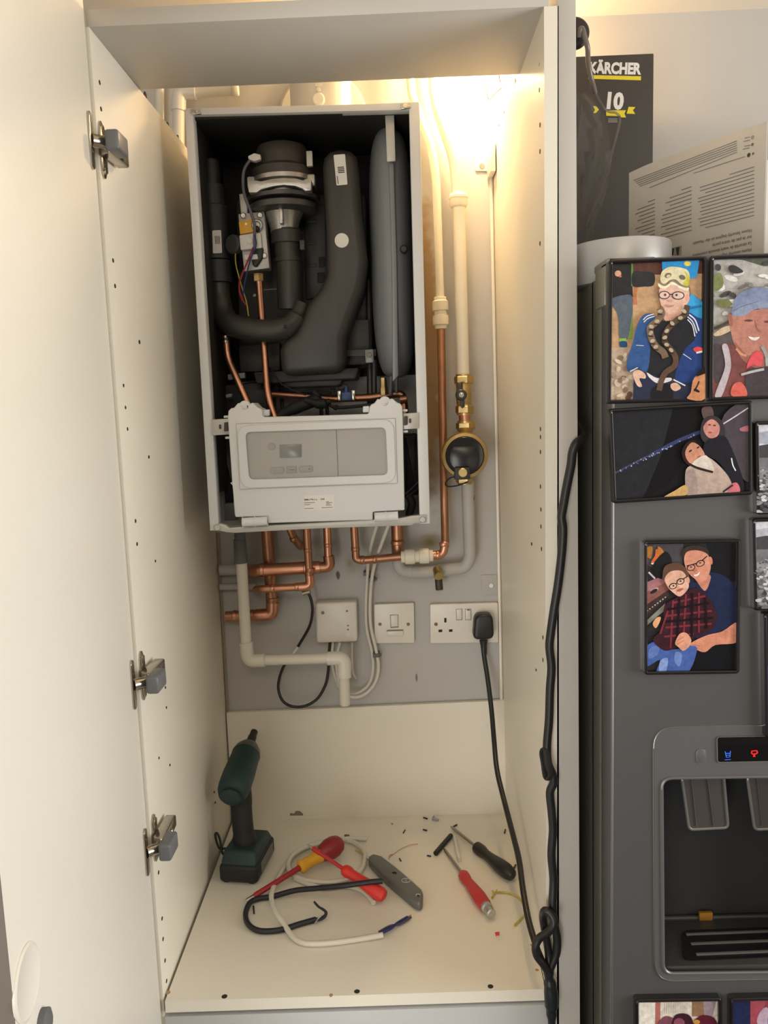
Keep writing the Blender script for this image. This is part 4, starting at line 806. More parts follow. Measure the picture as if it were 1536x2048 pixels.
# large insulated screwdriver: yellow collar, red handle raised on the coil of cable
A, B = F_(492, 1802, .008), F_(682, 1684, .030); L = (B-A).length; u = (B-A).normalized()
sd = empty('screwdriver', F_(600, 1735, 0), 'largest screwdriver, red insulated shaft with yellow collar and dark red oval handle', 'screwdriver')
stick(sd, 'blade_tip', steel, A, A+u*.022, [(.0022, 0), (.0038, .15), (.0036, .5), (.003, 1)], 10, (1, .55))
stick(sd, 'shaft', redd, A+u*.016, A+u*(L*.60), [(.0036, 0), (.0046, .03), (.0048, .6), (.0054, 1)], 16)
stick(sd, 'collar', yelp, A+u*(L*.54), A+u*(L*.76), [(.008, 0), (.0125, .06), (.0125, .16), (.0105, .24), (.0105, .7), (.0125, .85), (.013, 1)], 20)
stick(sd, 'handle', mat('handle_dark_red', (.30, .022, .03), .42, var=.08), A+u*(L*.755), A+u*(L*1.0), [(.011, 0), (.0155, .15), (.0195, .45), (.0195, .68), (.0155, .9), (.010, 1)], 24)
m = MB(); m.lathe([(.0062, 0), (.0062, .0015), (.0035, .0015), (.003, .0005)], A+u*(L*.9995), u, 18); m.build('end_ring', yelp, sd)
# small red tester screwdriver
A, B = F_(616, 1690, .058), F_(770, 1794, .014); L = (B-A).length; u = (B-A).normalized()
sd = empty('screwdriver', F_(700, 1745, 0), 'bright red thin-shafted screwdriver crossing over the yellow-collared one', 'screwdriver')
stick(sd, 'blade_tip', steel, A, A+u*.016, [(.0016, 0), (.002, .5), (.002, 1)], 8)
stick(sd, 'shaft', redp, A+u*.012, A+u*(L*.52), [(.0042, 0), (.0045, .05), (.0045, .20), (.0034, .24), (.0036, 1)], 14)
stick(sd, 'handle', redb, A+u*(L*.46), B, [(.0045, 0), (.0095, .05), (.0105, .10), (.0105, .16), (.0088, .22), (.0098, .45), (.0120, .7), (.0125, .9), (.010, .98), (.006, 1)], 10, (1, .8))
# knife
A, B = F_(735, 1707, .008), F_(838, 1800, .008)
kf = empty('utility_knife', F_(790, 1755, 0), 'grey metal utility knife lying beside the red screwdriver', 'knife')
kp = [(737, 1712), (746, 1706), (764, 1711), (790, 1731), (822, 1758), (843, 1777), (846, 1784), (845, 1803), (838, 1807), (826, 1801), (790, 1771), (760, 1745), (744, 1727), (737, 1719)]
m = MB(); m.prism3([F_(a_, b_, .016) for a_, b_ in kp], (0, 0, -.0155), .004, 3); m.build('knife_body', knifem, kf)
m = MB(); c_ = F_(812, 1761, .0162); m.tube([c_+Vector((.0075*math.cos(k*.3927), .0062*math.sin(k*.3927), 0)) for k in range(17)], .0008, 6, False); m.tube([c_+Vector((-.001, .004, 0)), c_+Vector((-.001, -.004, 0))], .0006, 5); m.tube([c_+Vector((.0015, .004, 0)), c_+Vector((.0015, -.004, 0))], .0006, 5); m.build('emblem', mat('emblem_light', (.45, .45, .43), .4), kf)
m = MB(); m.disc(F_(836, 1791, .0158), .0042, (0, 0, 1), .0012, 16, 0); m.build('screw', steel, kf)
m = MB(); m.disc(F_(836.3, 1791.4, .0170), .0024, (0, 0, 1), .0004, 10, 0); m.build('screw_socket', dark, kf)
m = MB(); m.prism3([F_(a_, b_, .0166) for a_, b_ in ((784, 1744), (790, 1743), (794, 1746), (792, 1748), (789, 1746), (786, 1747))], (0, 0, -.001)); m.build('nick', dark, kf)
m = MB(); m.prism3([F_(a_, b_, .010) for a_, b_ in ((741, 1713), (733, 1710), (731, 1714), (740, 1721))], (0, 0, -.003)); m.build('nose_plate', steel, kf)
# black-handled and red-handled screwdrivers
A, B = F_(902, 1653, .004), F_(1026, 1752, .013); L = (B-A).length; u = (B-A).normalized()
sd = empty('screwdriver', F_(990, 1720, 0), 'slim screwdriver with a rounded black handle at the right', 'screwdriver')
stick(sd, 'shaft', mat('shaft_steel', (.36, .33, .29), .35, metal=1), A, A+u*(L*.47), [(.0012, 0), (.0022, .05), (.0028, .10), (.0030, 1)], 12)
stick(sd, 'handle', mat('handle_black', (.014, .014, .013), .42, var=.1), A+u*(L*.43), B, [(.006, 0), (.0110, .04), (.0115, .16), (.0088, .30), (.0100, .45), (.0130, .66), (.0135, .84), (.0105, .96), (.005, 1)], 18)
A, B = F_(888, 1697, .004), F_(984, 1829, .012); L = (B-A).length; u = (B-A).normalized()
sd = empty('screwdriver', F_(955, 1780, 0), 'screwdriver with a faceted red handle and a steel hex end cap', 'screwdriver')
stick(sd, 'shaft', mat('shaft_steel', (.36, .33, .29), .35, metal=1), A, A+u*(L*.44), [(.0012, 0), (.0022, .06), (.0028, .12), (.0030, 1)], 12)
stick(sd, 'handle', redp, A+u*(L*.41), A+u*(L*.89), [(.006, 0), (.0098, .06), (.0100, .18), (.0082, .30), (.0100, .48), (.0120, .75), (.0110, 1)], 8)
stick(sd, 'end_cap', alu, A+u*(L*.885), A+u*L, [(.0098, 0), (.0098, .25), (.0066, .30), (.0066, .45), (.0080, .5), (.0080, .92), (.006, 1)], 14)
# white cable coil
w_ = empty('cable_offcut', F_(640, 1740, 0), 'long coiled white cable offcut with blue and brown cores bared at one end', 'cable')
CW = [(766, 1870, .006), (720, 1878, .005), (660, 1886, .005), (612, 1887, .005), (588, 1876, .005), (570, 1852, .008), (552, 1826, .013), (543, 1800, .013), (545, 1780, .012), (556, 1755, .007), (568, 1735, .006), (585, 1712, .006), (610, 1695, .006), (645, 1683, .006), (685, 1680, .006), (710, 1686, .006), (728, 1703, .006), (729, 1722, .006), (722, 1740, .006), (700, 1756, .007), (665, 1764, .008), (620, 1762, .008), (590, 1752, .008), (578, 1738, .010), (578, 1722, .012), (590, 1706, .014), (618, 1692, .015), (660, 1683, .015), (700, 1677, .008), (733, 1678, .005)]
m = MB(); m.tube(spline([F_(*p) for p in CW], 6), .0044, 10); m.build('sheath', mat('cable_ivory', (.70, .66, .58), .42, var=.04), w_)
m = MB(); m.tube(spline([F_(*p) for p in [(590, 1757, .005), (640, 1775, .005), (690, 1772, .005), (718, 1778, .005), (736, 1790, .005), (747, 1806, .005)]], 6), .0044, 10); m.build('sheath_end', mat('cable_ivory', (.70, .66, .58), .42, var=.04), w_)
m = MB(); m.tube(spline([F_(*p) for p in [(758, 1868, .006), (780, 1858, .006), (795, 1846, .005), (815, 1834, .004)]], 5), .0022, 8); m.build('blue_core', bluew, w_)
m = MB(); m.tube(spline([F_(*p) for p in [(758, 1864, .006), (780, 1852, .006), (800, 1848, .004), (822, 1834, .004)]], 5), .0020, 8); m.build('brown_core', mat('core_grey_blue', (.07, .06, .11), .45), w_)
m = MB(); m.tube([F_(815, 1834, .004), F_(822, 1830, .004)], .0010, 6); m.build('bare_strands', copper, w_)
m = MB(); m.tube(spline([F_(*p) for p in [(733, 1717, .008), (726, 1708, .008), (716, 1703, .006), (711, 1701, .005)]], 4), .0014, 6); m.build('earth_core', gyw, w_)
# black cable offcut
w_ = empty('cable_offcut', F_(560, 1830, 0), 'black cable offcut bent in a hook, lying over the white coil', 'cable')
CB = [(765, 1762, .035), (740, 1764, .034), (690, 1771, .028), (640, 1776, .020), (590, 1781, .012), (545, 1793, .006), (514, 1798, .006), (498, 1808, .006), (491, 1830, .006), (498, 1850, .006), (520, 1862, .006), (560, 1860, .005), (600, 1848, .005), (632, 1839, .005)]
m = MB(); m.tube(spline([F_(*p) for p in CB], 6), .0046, 10); m.build('sheath', mat('sheath_black', (.013, .014, .020), .45), w_)
m = MB(); m.tube(spline([F_(*p) for p in [(630, 1840, .005), (645, 1836, .006), (652, 1828, .010), (649, 1821, .014), (638, 1814, .018), (632, 1808, .022), (628, 1803, .026)]], 5), [.0032, .003, .0026, .0022, .002, .002, .0018], 8); m.build('cores', blackm, w_)
m = MB(); m.tube([F_(630, 1846, .006), F_(637, 1836, .007)], .0015, 6); m.tube([F_(635, 1838, .008), F_(644, 1830, .011)], .0013, 6); m.build('foil_shreds', steel, w_)
# bits and offcuts
def bit(name, label, cat, a, b, r, m, h=None):
    h = r if h is None else h; A, B = F_(*a, h), F_(*b, h); return MB().tube([A, B], r, 8).build(name, m, None, label, cat)
bit('sleeve_offcut', 'thick black sleeve offcut by the tip of the red-handled screwdriver', 'offcut', (871, 1707), (902, 1671), .0048, mat('sleeve_black', (.012, .012, .013), .5))
m = MB(); m.tube([F_(909, 1674, .004), F_(919, 1720, .004)], .0038, 10); wo = m.build('cable_stub', mat('cable_ivory', (.70, .66, .58), .42, var=.04), None, 'short straight white cable stub between the black and red screwdrivers', 'offcut')
bit('wire_bit', 'tiny blue wire bit at the foot of the backboard', 'offcut', (758, 1628), (766, 1624), .0016, bluew)
bit('wire_bit', 'tiny blue wire bit in front of the thick black sleeve', 'offcut', (854, 1711), (862, 1712.5), .0015, bluew)
bit('wire_bit', 'tiny black wire bit left of the translucent wall plug', 'offcut', (847, 1635), (855, 1637.5), .0015, bcab)
bit('wire_bit', 'tiny black wire bit below the translucent wall plug', 'offcut', (846, 1659), (854, 1661), .0015, bcab)
bit('wire_bit', 'tiny black wire bit standing slanted right of the tan crumb', 'offcut', (806.5, 1666), (810, 1660), .0012, bcab)
bit('wire_bit', 'tiny black wire bit at the tip of the black screwdriver', 'offcut', (907, 1653), (914, 1649.5), .0016, bcab)
bit('wire_bit', 'tiny black wire bit near the right panel', 'offcut', (1009, 1666), (1010.5, 1659), .0014, bcab)
bit('wire_bit', 'tiny dark wire bit inside the hook of the black cable', 'offcut', (507, 1812), (508, 1827), .0014, bcab)
bit('crumb', 'tiny tan crumb below the blue wire bit', 'debris', (783, 1647), (785.5, 1648), .0012, mat('tan_edge', (.30, .25, .17), .6))
bit('crumb', 'tiny dark crumb behind the knife', 'debris', (799, 1717), (802, 1722), .0014, mat('crumb', (.12, .09, .06), .7))
wp = empty('wall_plug', F_(871, 1640, 0), 'translucent grey wall plug lying near the backboard', 'wall plug')
A, B = F_(866, 1636, .004), F_(877, 1640, .003); u = B-A
MB().lathe([(.0052, 0), (.0052, .0012), (.0028, .0018), (.0024, u.length)], A, u, 14).build('plug', mat('plug_grey', (.36, .36, .42), .35), wp)
m = MB(); m.tube(spline([F_(778, 1718, .001), F_(779, 1711, .0015), F_(785, 1709, .002), F_(780, 1714, .001), F_(800, 1699, .002), F_(820, 1690, .002), F_(836, 1688, .001)], 5), .0006, 6); m.build('thin_wire', mat('orange_wire', (.55, .26, .12), .5), None, 'hair-thin orange wire curling behind the knife', 'offcut')
gw = MB(); gw.tube(spline([F_(*p) for p in [(984, 1796, .002), (990, 1785, .004), (998, 1784, .003), (1017, 1786, .002), (1036, 1794, .002), (1047, 1808, .002), (1053, 1822, .002), (1049, 1830, .002), (1038, 1842, .002), (1029, 1851, .002)]], 6), .0016, 8)
gw.tube([F_(990, 1786, .003), F_(994, 1779, .006)], .001, 6); gw.tube([F_(988, 1789, .003), F_(985, 1781, .005)], .001, 6); gw.build('earth_wire', gyw, None, 'green and yellow earth wire offcut curving by the red screwdriver end', 'offcut')
t = empty('crimp_scrap', F_(995, 1868, 0), 'small white scrap with a red tip in front of the red screwdriver', 'debris')
m = MB(); m.prism3([F_(*p, .003) for p in ((990, 1864), (999, 1863), (998, 1870), (992, 1870))], (0, 0, -.0028), .0005); m.build('red_tip', redb, t)
m = MB(); m.prism3([F_(*p, .002) for p in ((993, 1870), (998, 1869), (999, 1879), (996, 1880))], (0, 0, -.0018)); m.build('white_body', plas, t)
m = MB(); m.prism3([F_(*p, .004) for p in ((688, 1669), (693, 1668), (699, 1669), (699, 1672), (692, 1673))], (0, 0, -.0038), .0008); m.build('cable_clip', rubg, None, 'tiny grey clip lying behind the oval red handle', 'clip')
bit('screw_bit', 'small brown screw beside the black screwdriver handle', 'screw', (1028, 1736), (1031, 1730), .002, mat('screw_brown', (.18, .12, .07), .4, metal=.7))
m = MB(); m.prism3([at(*p, D-.0145) for p in ((580, 1627), (588, 1628), (592, 1622), (600, 1623), (606, 1628), (606, 1631), (594, 1631), (580, 1631))], (0, .0012, 0)); m.build('torn_patch', mat('torn_brown', (.25, .19, .15), .8), None, 'torn brown chip at the foot of the backboard', 'debris')
# ------------------------------------------------------------------ fridge freezer
fx0, fz1 = at(1216, 515, YF).x, at(1216, 515, YF).z
fxb = at(1229, 2048, YF).x
fxl = (fx0+fxb)/2
fri = empty('fridge_freezer', (fxl+.45, .2, FLOORZ), 'tall silver fridge freezer with water dispenser, covered in magnetic photo frames', 'fridge')
def Z7(x, y): return (1140+x/3.16, 1400+y/3.16)
hole_q = [(1323, 1556), (1700, 1550), (1704, 1942), (1326, 1947)]
hp = [at(*p, YF) for p in rquad(hole_q, 22, 8)]
dx1, dz0 = fxl+.43, -.70
oq = [at(1323.5, 1500, YF), at(1702, 1945.5, YF)]; ox0, ox1, oz1, oz0 = oq[0].x, oq[1].x, oq[0].z, oq[1].z
m = MB(); m.box((fxl+.004, YF, dz0), (ox0, YF+.050, fz1-.002)).box((ox1, YF, dz0), (dx1, YF+.050, fz1-.002)).box((ox0, YF, oz1), (ox1, YF+.050, fz1-.002)).box((ox0, YF, dz0), (ox1, YF+.050, oz0))
bmesh.ops.remove_doubles(m.bm, verts=m.bm.verts[:], dist=1e-5)
m.tube([Vector((fxl+.0035, YF+.0035, dz0)), Vector((fxl+.0035, YF+.0035, fz1-.003))], .0036, 12)
m.box((fxl, YF+.0035, dz0), (fxl+.004, YF+.050, fz1-.002))
fd = m.build('freezer_door', fridgem, fri)
MB().box((fxl+.006, YF+.050, dz0), (fxl+.03, YF+.058, fz1-.006)).build('door_gasket', gask, fri)
m = MB(); m.box((fxl+.004, YF+.058, FLOORZ+.03), (fxl+.034, .035, fz1-.012)).box((fxl+.004, .030, FLOORZ+.03), (fxl+.91, D-.03, fz1-.012)).box((fxl+.01, YF+.051, .55), (fxl+.91, .035, fz1-.012)); m.box((fxl+.001, YF+.058, FLOORZ+.03), (fxl+.004, YF+.064, fz1-.012)); m.build('fridge_body', fridges, fri)
MB().box((dx1+.006, YF, dz0), (fxl+.91, YF+.050, fz1-.002), .004).build('fridge_door', fridgem, fri)
m = MB(); m.box((fxl+.02, YF+.01, FLOORZ), (fxl+.89, D-.05, FLOORZ+.05)); m.build('plinth', gask, fri)
m = MB(); m.box((fxl-.002, YF+.030, fz1-.052), (fxl+.004, YF+.075, fz1-.004), .002); m.box((fxl, YF+.028, fz1-.006), (fxl+.06, YF+.088, fz1+.004), .002); m.build('top_hinge', fridges, fri)
# dispenser
fq = [(1307, 1455), (1716, 1447), (1722, 1955), (1309, 1963)]
m = MB(); m.ring([at(*p, YF-.0012) for p in rquad(fq, 42, 8)], [at(*p, YF-.0012) for p in rquad(hole_q, 22, 8)], (0, .003, 0)); fa = m.build('dispenser_fascia', dispm, fri)
m = MB(); L_ = [at(*p, YF-.0008) for p in rquad(fq, 42, 8)]; m.tube(L_+[L_[0]], .0008, 6, False); m.build('fascia_trim', steel, fa)
L_ = [at(*p, YF-.0012) for p in rquad(hole_q, 22, 8)]; m = MB(); m.tube(L_+[L_[0]], .0024, 8, False); m.build('recess_lip', dispm, fa)
yR = .022; m = MB(); b_ = [Vector((p.x, yR, p.z)) for p in hp]
for k in range(len(hp)): m.face([hp[k], hp[(k+1) % len(hp)], b_[(k+1) % len(hp)], b_[k]])
m.face(b_); rec = m.build('dispenser_recess', recm, fri)
sz = at(1400, 1940, YF).z; szb = at(1400, 1832, yR).z; xa, xb = hp[0].x+.004, at(1700, 1940, YF).x
m = MB(); m.hexa([Vector(p) for p in ((xa, YF+.004, sz-.01), (xb, YF+.004, sz-.01), (xb, yR, sz-.01), (xa, yR, sz-.01), (xa, YF+.004, sz+.003), (xb, YF+.004, sz+.003), (xb, yR, szb), (xa, yR, szb))], .002)
m.tube([Vector((xa, yR-.004, szb)), Vector((xb, yR-.004, szb))], .004, 10); tr = m.build('drip_tray', mat('tray_grey', (.06, .06, .056), .35, metal=.3), fri)
def onshelf(px, py, h=.001):
    n = Vector((0, -(szb-sz-.003), yR-YF-.004)).normalized(); return atp(px, py, Vector((xa, YF+.004, sz+.003))+n*h, n)
m = MB(); m.prism3([onshelf(*p) for p in rquad([(1362, 1862), (1680, 1850), (1686, 1908), (1366, 1922)], 16, 6)], (0, 0, .0012)); gr = m.build('grille_well', gblack, tr)
for py in (1869, 1888, 1909):
    m = MB(); m.tube([onshelf(1372+(py-1869)*.5, py, .003), onshelf(1680, py-12, .003)], .0022, 8); m.build('grille_bar', mat('bar_grey', (.16, .155, .14), .3, metal=.6), tr)
for k, x in enumerate((1363, 1494)):
    q = [(x, 1552), (x+84, 1550), (x+93, 1655), (x+15, 1659)]; P = rquad(q, 9, 5)
    m = MB(); m.prism(P, -.030, .006, .001); pd = m.build('paddle', mat('paddle_grey', (.075, .068, .066), .25, var=.05), fri)
    m = MB(); L_ = pts(P, -.0305); m.tube(L_+[L_[0]], .0021, 8, False); m.build('paddle_rim', mat('rim_grey', (.26, .25, .24), .25, metal=.5), pd)
    m = MB(); m.tube([at(x+20, 1556, -.031), at(x+30, 1652, -.031)], .0012, 6); m.tube([at(x+52, 1555, -.031), at(x+64, 1652, -.031)], .0012, 6); m.build('paddle_rib', mat('rim_dark', (.11, .10, .10), .3, metal=.4), pd)
dq = [(1434, 1474), (1640, 1470), (1642, 1521), (1435, 1525)]
m = MB(); m.prism(rquad(dq, 6), YF-.0022, .002, .0004); ds = m.build('display_window', gblack, fri)
L_ = [at(*p, YF-.0024) for p in rquad(dq, 6)]; m = MB(); m.tube(L_+[L_[0]], .0006, 6, False); m.build('window_rim', mat('rim_grey', (.26, .25, .24), .25, metal=.5), ds)
eb_ = mat('icon_blue', '#3a6fe8', .4, var=0, emit=.35); er_ = mat('icon_red', '#ff2020', .4, var=0, emit=1.0)
m = MB(); A = lambda x, y: at(1140+x/3.16, 1400+y/3.16, YF-.0026)
m.tube([A(980, 325), A(988, 362), A(1010, 360), A(1014, 322)], .0005, 6); m.tube([A(984, 338), A(1012, 336)], .0005, 6); m.tube([A(986, 350), A(1010, 348)], .0004, 6); m.tube([A(978, 378), A(1016, 376)], .0004, 6); m.build('cup_icon', eb_, ds)
m = MB(); m.tube([A(1150, 322), A(1146, 336), A(1156, 342), A(1174, 341), A(1184, 334), A(1180, 320)], .0007, 6); m.tube([A(1152, 322), A(1178, 320)], .0005, 6); m.tube([A(1164, 346), A(1158, 358), A(1170, 357), A(1164, 346)], .0005, 6); m.build('drip_icon', er_, ds)
q = [(1392.5, 1499), (1411.5, 1498.5), (1412, 1525.5), (1393, 1527)]
m = MB(); m.prism(rquad(q, 9, 6), YF-.0022, .002, .0006); bt = m.build('dispenser_button', dispm, fri)
L_ = [at(*p, YF-.0016) for p in rquad(q, 9, 6)]; m = MB(); m.tube(L_+[L_[0]], .0005, 6, False); m.build('button_rim', mat('rim_grey', (.26, .25, .24), .25, metal=.5), bt)
MB().box(at(1399, 1842, .012), at(1426, 1826, .012)+Vector((0, .006, 0)), .001).build('paper_scrap', mat('orange_scrap', (.30, .13, .01), .6), None, 'orange scrap stuck at the back of the dispenser recess', 'debris')
# ------------------------------------------------------------------ pictures on the fridge
def Z6(x, y): return (1200+x/4.571, 500+y/4.571)
def Z5p(x, y): return (1140+x/3.53, 460+y/3.53)
def Z8(x, y): return (1140+x/3.88, 1000+y/3.88)
def E(cx, cy, rx, ry=None, rot=0, n=18):
    ry = ry or rx; c, s = math.cos(rot), math.sin(rot)
    return [(cx+rx*math.cos(a)*c-ry*math.sin(a)*s, cy+rx*math.cos(a)*s+ry*math.sin(a)*c) for a in [2*math.pi*k/n for k in range(n)]]
def S(path, w_):
    P = spline([(x, y, 0) for x, y in path], 4) if len(path) > 2 else [Vector((x, y, 0)) for x, y in path]; a, b = [], []
    for i_, p in enumerate(P):
        d = (P[min(i_+1, len(P)-1)]-P[max(i_-1, 0)]).normalized(); n_ = Vector((-d.y, d.x, 0))*w_*.5; a.append(((p+n_).x, (p+n_).y)); b.append(((p-n_).x, (p-n_).y))
    return a+b[::-1]
def B(*p): # smooth closed blob
    P = [(x, y, 0) for x, y in p]; Q = spline([P[-1]]+P+[P[0], P[1]], 4)[4:-4]; return [(v.x, v.y) for v in Q]
def photo(label, corners, lip, polys, mp, bg, thick=.009):
    e = empty('photo_frame', at((corners[2][0]+corners[3][0])/2, (corners[2][1]+corners[3][1])/2, YF-.004), label, 'photo', 'magnetic photo frames on the fridge door')
    iq = inset(corners, lip); o_ = [at(*p, YF-thick) for p in rquad(corners, 6)]; i_ = [at(*p, YF-thick) for p in rquad(iq, 2)]
    m = MB(); m.ring(o_, i_, (0, thick-.0004, 0))
    L2 = [at(*p, YF-thick) for p in rquad(inset(corners, lip*.5), 5)]; m.tube(L2+[L2[0]], .0022, 8, False); m.build('frame', frm, e)
    m = MB(); cols = []
    yy = YF-.0052
    m.prism([*inset(corners, lip*.4)], yy, .004); cols += [lin(bg)]*len(m.bm.faces)
    # clip pictures to the opening so nothing strays past the frame
    cx = [p[0] for p in iq]; cy = [p[1] for p in iq]; x0, x1, y0, y1 = min(cx)-lip*.5, max(cx)+lip*.5, min(cy)-lip*.5, max(cy)+lip*.5
    def clip(P):
        for ax_, lim, sg in ((0, x0, 1), (0, x1, -1), (1, y0, 1), (1, y1, -1)):
            out = []
            for i in range(len(P)):
                a, b = P[i-1], P[i]; da, db = (a[ax_]-lim)*sg, (b[ax_]-lim)*sg
                if da*db < 0: out.append(lerp(a, b, da/(da-db)))
                if db >= 0: out.append(b)
            P = out
            if len(P) < 3: return P
        return P
    for k, (col, P) in enumerate(polys):
        P = clip([mp(*p) for p in P])
        if len(P) < 3: continue
        try: m.face([at(*p, yy-.00006*(k+1)) for p in P]); cols.append(lin(col))
        except ValueError: pass
    bm = m.bm; bm.faces.ensure_lookup_table(); lay = bm.loops.layers.float_color.new('Col')
    for f, c in zip(bm.faces, cols):
        if f.normal.y == 0: f.normal_update()
        for lp_ in f.loops: lp_[lay] = (*c, 1)
    m.build('picture', printm, e)
    return e
rnd = random.Random(3)
# 1 child with mask, glasses and a snake
p1 = [('#5d3a33', [(90, 80), (970, 80), (970, 215), (90, 235)]), ('#2a292b', [(90, 80), (290, 100), (300, 430), (90, 440)]), ('#d9a68c', E(165, 215, 30, 28)), ('#c96a5a', E(185, 240, 14, 10)), ('#5d8a45', [(285, 125), (302, 125), (302, 330), (285, 330)]),
      ('#302f34', B((300, 205), (400, 198), (495, 215), (490, 320), (400, 335), (300, 330))), ('#b8754e', S([(330, 340), (320, 420), (325, 500)], 30)), ('#7d9a4a', [(240, 560), (300, 560), (300, 815), (240, 815)]), ('#5b6673', B((115, 440), (280, 410), (300, 520), (290, 620), (250, 815), (180, 815), (165, 600), (110, 500))), ('#8bc452', [(178, 808), (240, 808), (242, 838), (180, 842)]), ('#2b4a78', B((178, 840), (240, 836), (245, 885), (190, 890))),
      ('#bda893', [(90, 890), (340, 890), (340, 1400), (90, 1400)])]
for k in range(26): p1.append((rnd.choice(['#8a7060', '#d9cbb8', '#a58d79', '#6e5648', '#cdbba6']), E(rnd.uniform(100, 320), rnd.uniform(915, 1390), rnd.uniform(20, 45), rnd.uniform(14, 30), rnd.uniform(0, 3), 7)))
p1 += [('#2f8fd0', [(565, 90), (910, 90), (885, 250), (820, 262), (700, 250), (570, 190)]), ('#e0c95a', E(800, 125, 32, 22)), ('#3aa2dd', [(800, 370), (945, 480), (945, 660), (860, 650), (800, 560)]), ('#1f78b8', [(810, 520), (945, 500), (945, 520), (820, 545)]),
       ('#8a6a50', E(680, 390, 152, 130)), ('#e3bba9', B((540, 400), (560, 340), (680, 310), (800, 350), (815, 430), (790, 510), (720, 580), (640, 590), (570, 530))), ('#dca896', E(800, 440, 20, 38)), ('#d8a794', B((580, 560), (650, 590), (740, 560), (750, 630), (660, 660), (590, 640))),
       ('#f1e9cf', B((535, 300), (600, 330), (660, 290), (740, 330), (810, 345), (795, 375), (730, 350), (660, 315), (600, 350), (540, 340))), ('#8c8068', B((540, 285), (600, 312), (665, 270), (740, 310), (815, 320), (800, 345), (735, 330), (660, 290), (595, 330), (538, 305))), ('#ddd3ae', B((552, 280), (565, 200), (630, 155), (720, 158), (800, 185), (822, 260), (800, 325), (740, 310), (690, 270), (640, 275), (590, 310))), ('#c9c04a', B((770, 190), (820, 250), (805, 330), (760, 310), (790, 250))), ('#776f60', E(622, 232, 32, 22, -.3)), ('#776f60', E(752, 250, 30, 22, .4)), ('#d0c7a4', E(626, 238, 20, 13, -.3)),
       ('#3a3036', E(588, 412, 52, 38)), ('#e3c3b6', E(588, 412, 44, 30)), ('#3a3036', E(715, 416, 58, 38)), ('#e0c6bc', E(715, 416, 49, 30)), ('#3a3036', S([(636, 405), (662, 405)], 8)), ('#5c4640', E(596, 410, 11)), ('#5c4640', E(700, 412, 11)), ('#c88c84', B((595, 500), (640, 508), (685, 500), (660, 520), (625, 522))), ('#d39c8e', E(640, 462, 22, 10)),
       ('#25262b', B((500, 650), (600, 650), (690, 640), (800, 600), (890, 690), (880, 850), (780, 1000), (700, 1160), (560, 1190), (430, 1140), (430, 850))), ('#35588f', B((390, 600), (480, 585), (510, 650), (440, 780), (460, 900), (430, 1110), (340, 1080), (255, 1110), (250, 1000), (300, 850), (330, 720))), ('#27407c', B((800, 580), (880, 610), (970, 690), (970, 1040), (860, 1200), (780, 1240), (690, 1180), (710, 1060), (780, 900), (870, 800))),
       ('#e4e4ea', S([(395, 640), (430, 605), (495, 585)], 9)), ('#e4e4ea', S([(400, 660), (440, 625), (500, 605)], 9)), ('#e4e4ea', S([(815, 590), (870, 640), (905, 740)], 12)), ('#e4e4ea', S([(800, 610), (850, 660), (885, 760)], 10)), ('#e4e4ea', S([(800, 635), (845, 690), (868, 790)], 9)), ('#cfd6e2', S([(330, 870), (400, 875)], 6)), ('#cfd6e2', S([(760, 950), (835, 1000)], 7)), ('#d84a4a', B((850, 905), (900, 885), (950, 910), (900, 945))), ('#e8e2ea', S([(880, 940), (950, 925)], 16)),
       ('#2b3048', [(310, 1140), (450, 1130), (640, 1200), (860, 1215), (820, 1400), (300, 1400)]), ('#1c1d22', B((480, 1260), (640, 1230), (660, 1400), (480, 1400))), ('#dddbe0', B((430, 1120), (520, 1170), (645, 1168), (640, 1200), (530, 1220), (455, 1170))),
       ('#d7d9e2', S([(275, 1110), (345, 1075)], 10)), ('#d7d9e2', S([(672, 1185), (780, 1240)], 12)), ('#e3bba8', B((300, 1130), (350, 1095), (410, 1130), (415, 1175), (360, 1175), (385, 1245), (340, 1240))), ('#e0b49c', B((650, 1225), (700, 1215), (740, 1260), (690, 1290), (650, 1265))),
       ('#7d6856', S([(545, 530), (565, 580), (520, 650), (460, 710), (470, 800), (510, 880), (575, 930), (600, 985)], 62)), ('#5f4a3c', S([(800, 505), (775, 590), (690, 650), (610, 740), (590, 830), (640, 900), (690, 980), (680, 1060), (600, 1120), (560, 1200), (540, 1285)], 52))]
for x, y in ((520, 650), (470, 700), (465, 760), (480, 830), (510, 885), (770, 560), (735, 620), (660, 670), (610, 740), (592, 800), (610, 865), (650, 915), (550, 560)): p1.append(('#b9ab95', E(x, y, 24, 17, rnd.uniform(-1, 1), 9))); p1.append(('#2f2620', S([(x-25, y+26), (x+22, y+30)], 9)))
p1 += [('#c98a62', B((830, 1300), (860, 1170), (960, 1130), (960, 1360), (800, 1360))), ('#3a2620', S([(860, 1290), (890, 1240), (905, 1200)], 14)), ('#2b1d18', E(885, 1285, 30, 12, .5)), ('#1d1716', [(900, 1110), (960, 1060), (960, 1130), (880, 1160)])]
photo('upright photo of a child in a blue jacket and mask, top left of the fridge', [(1218, 520), (1414, 512.5), (1410, 803), (1214.5, 808)], 7.5, p1, Z6, '#c6a07c')
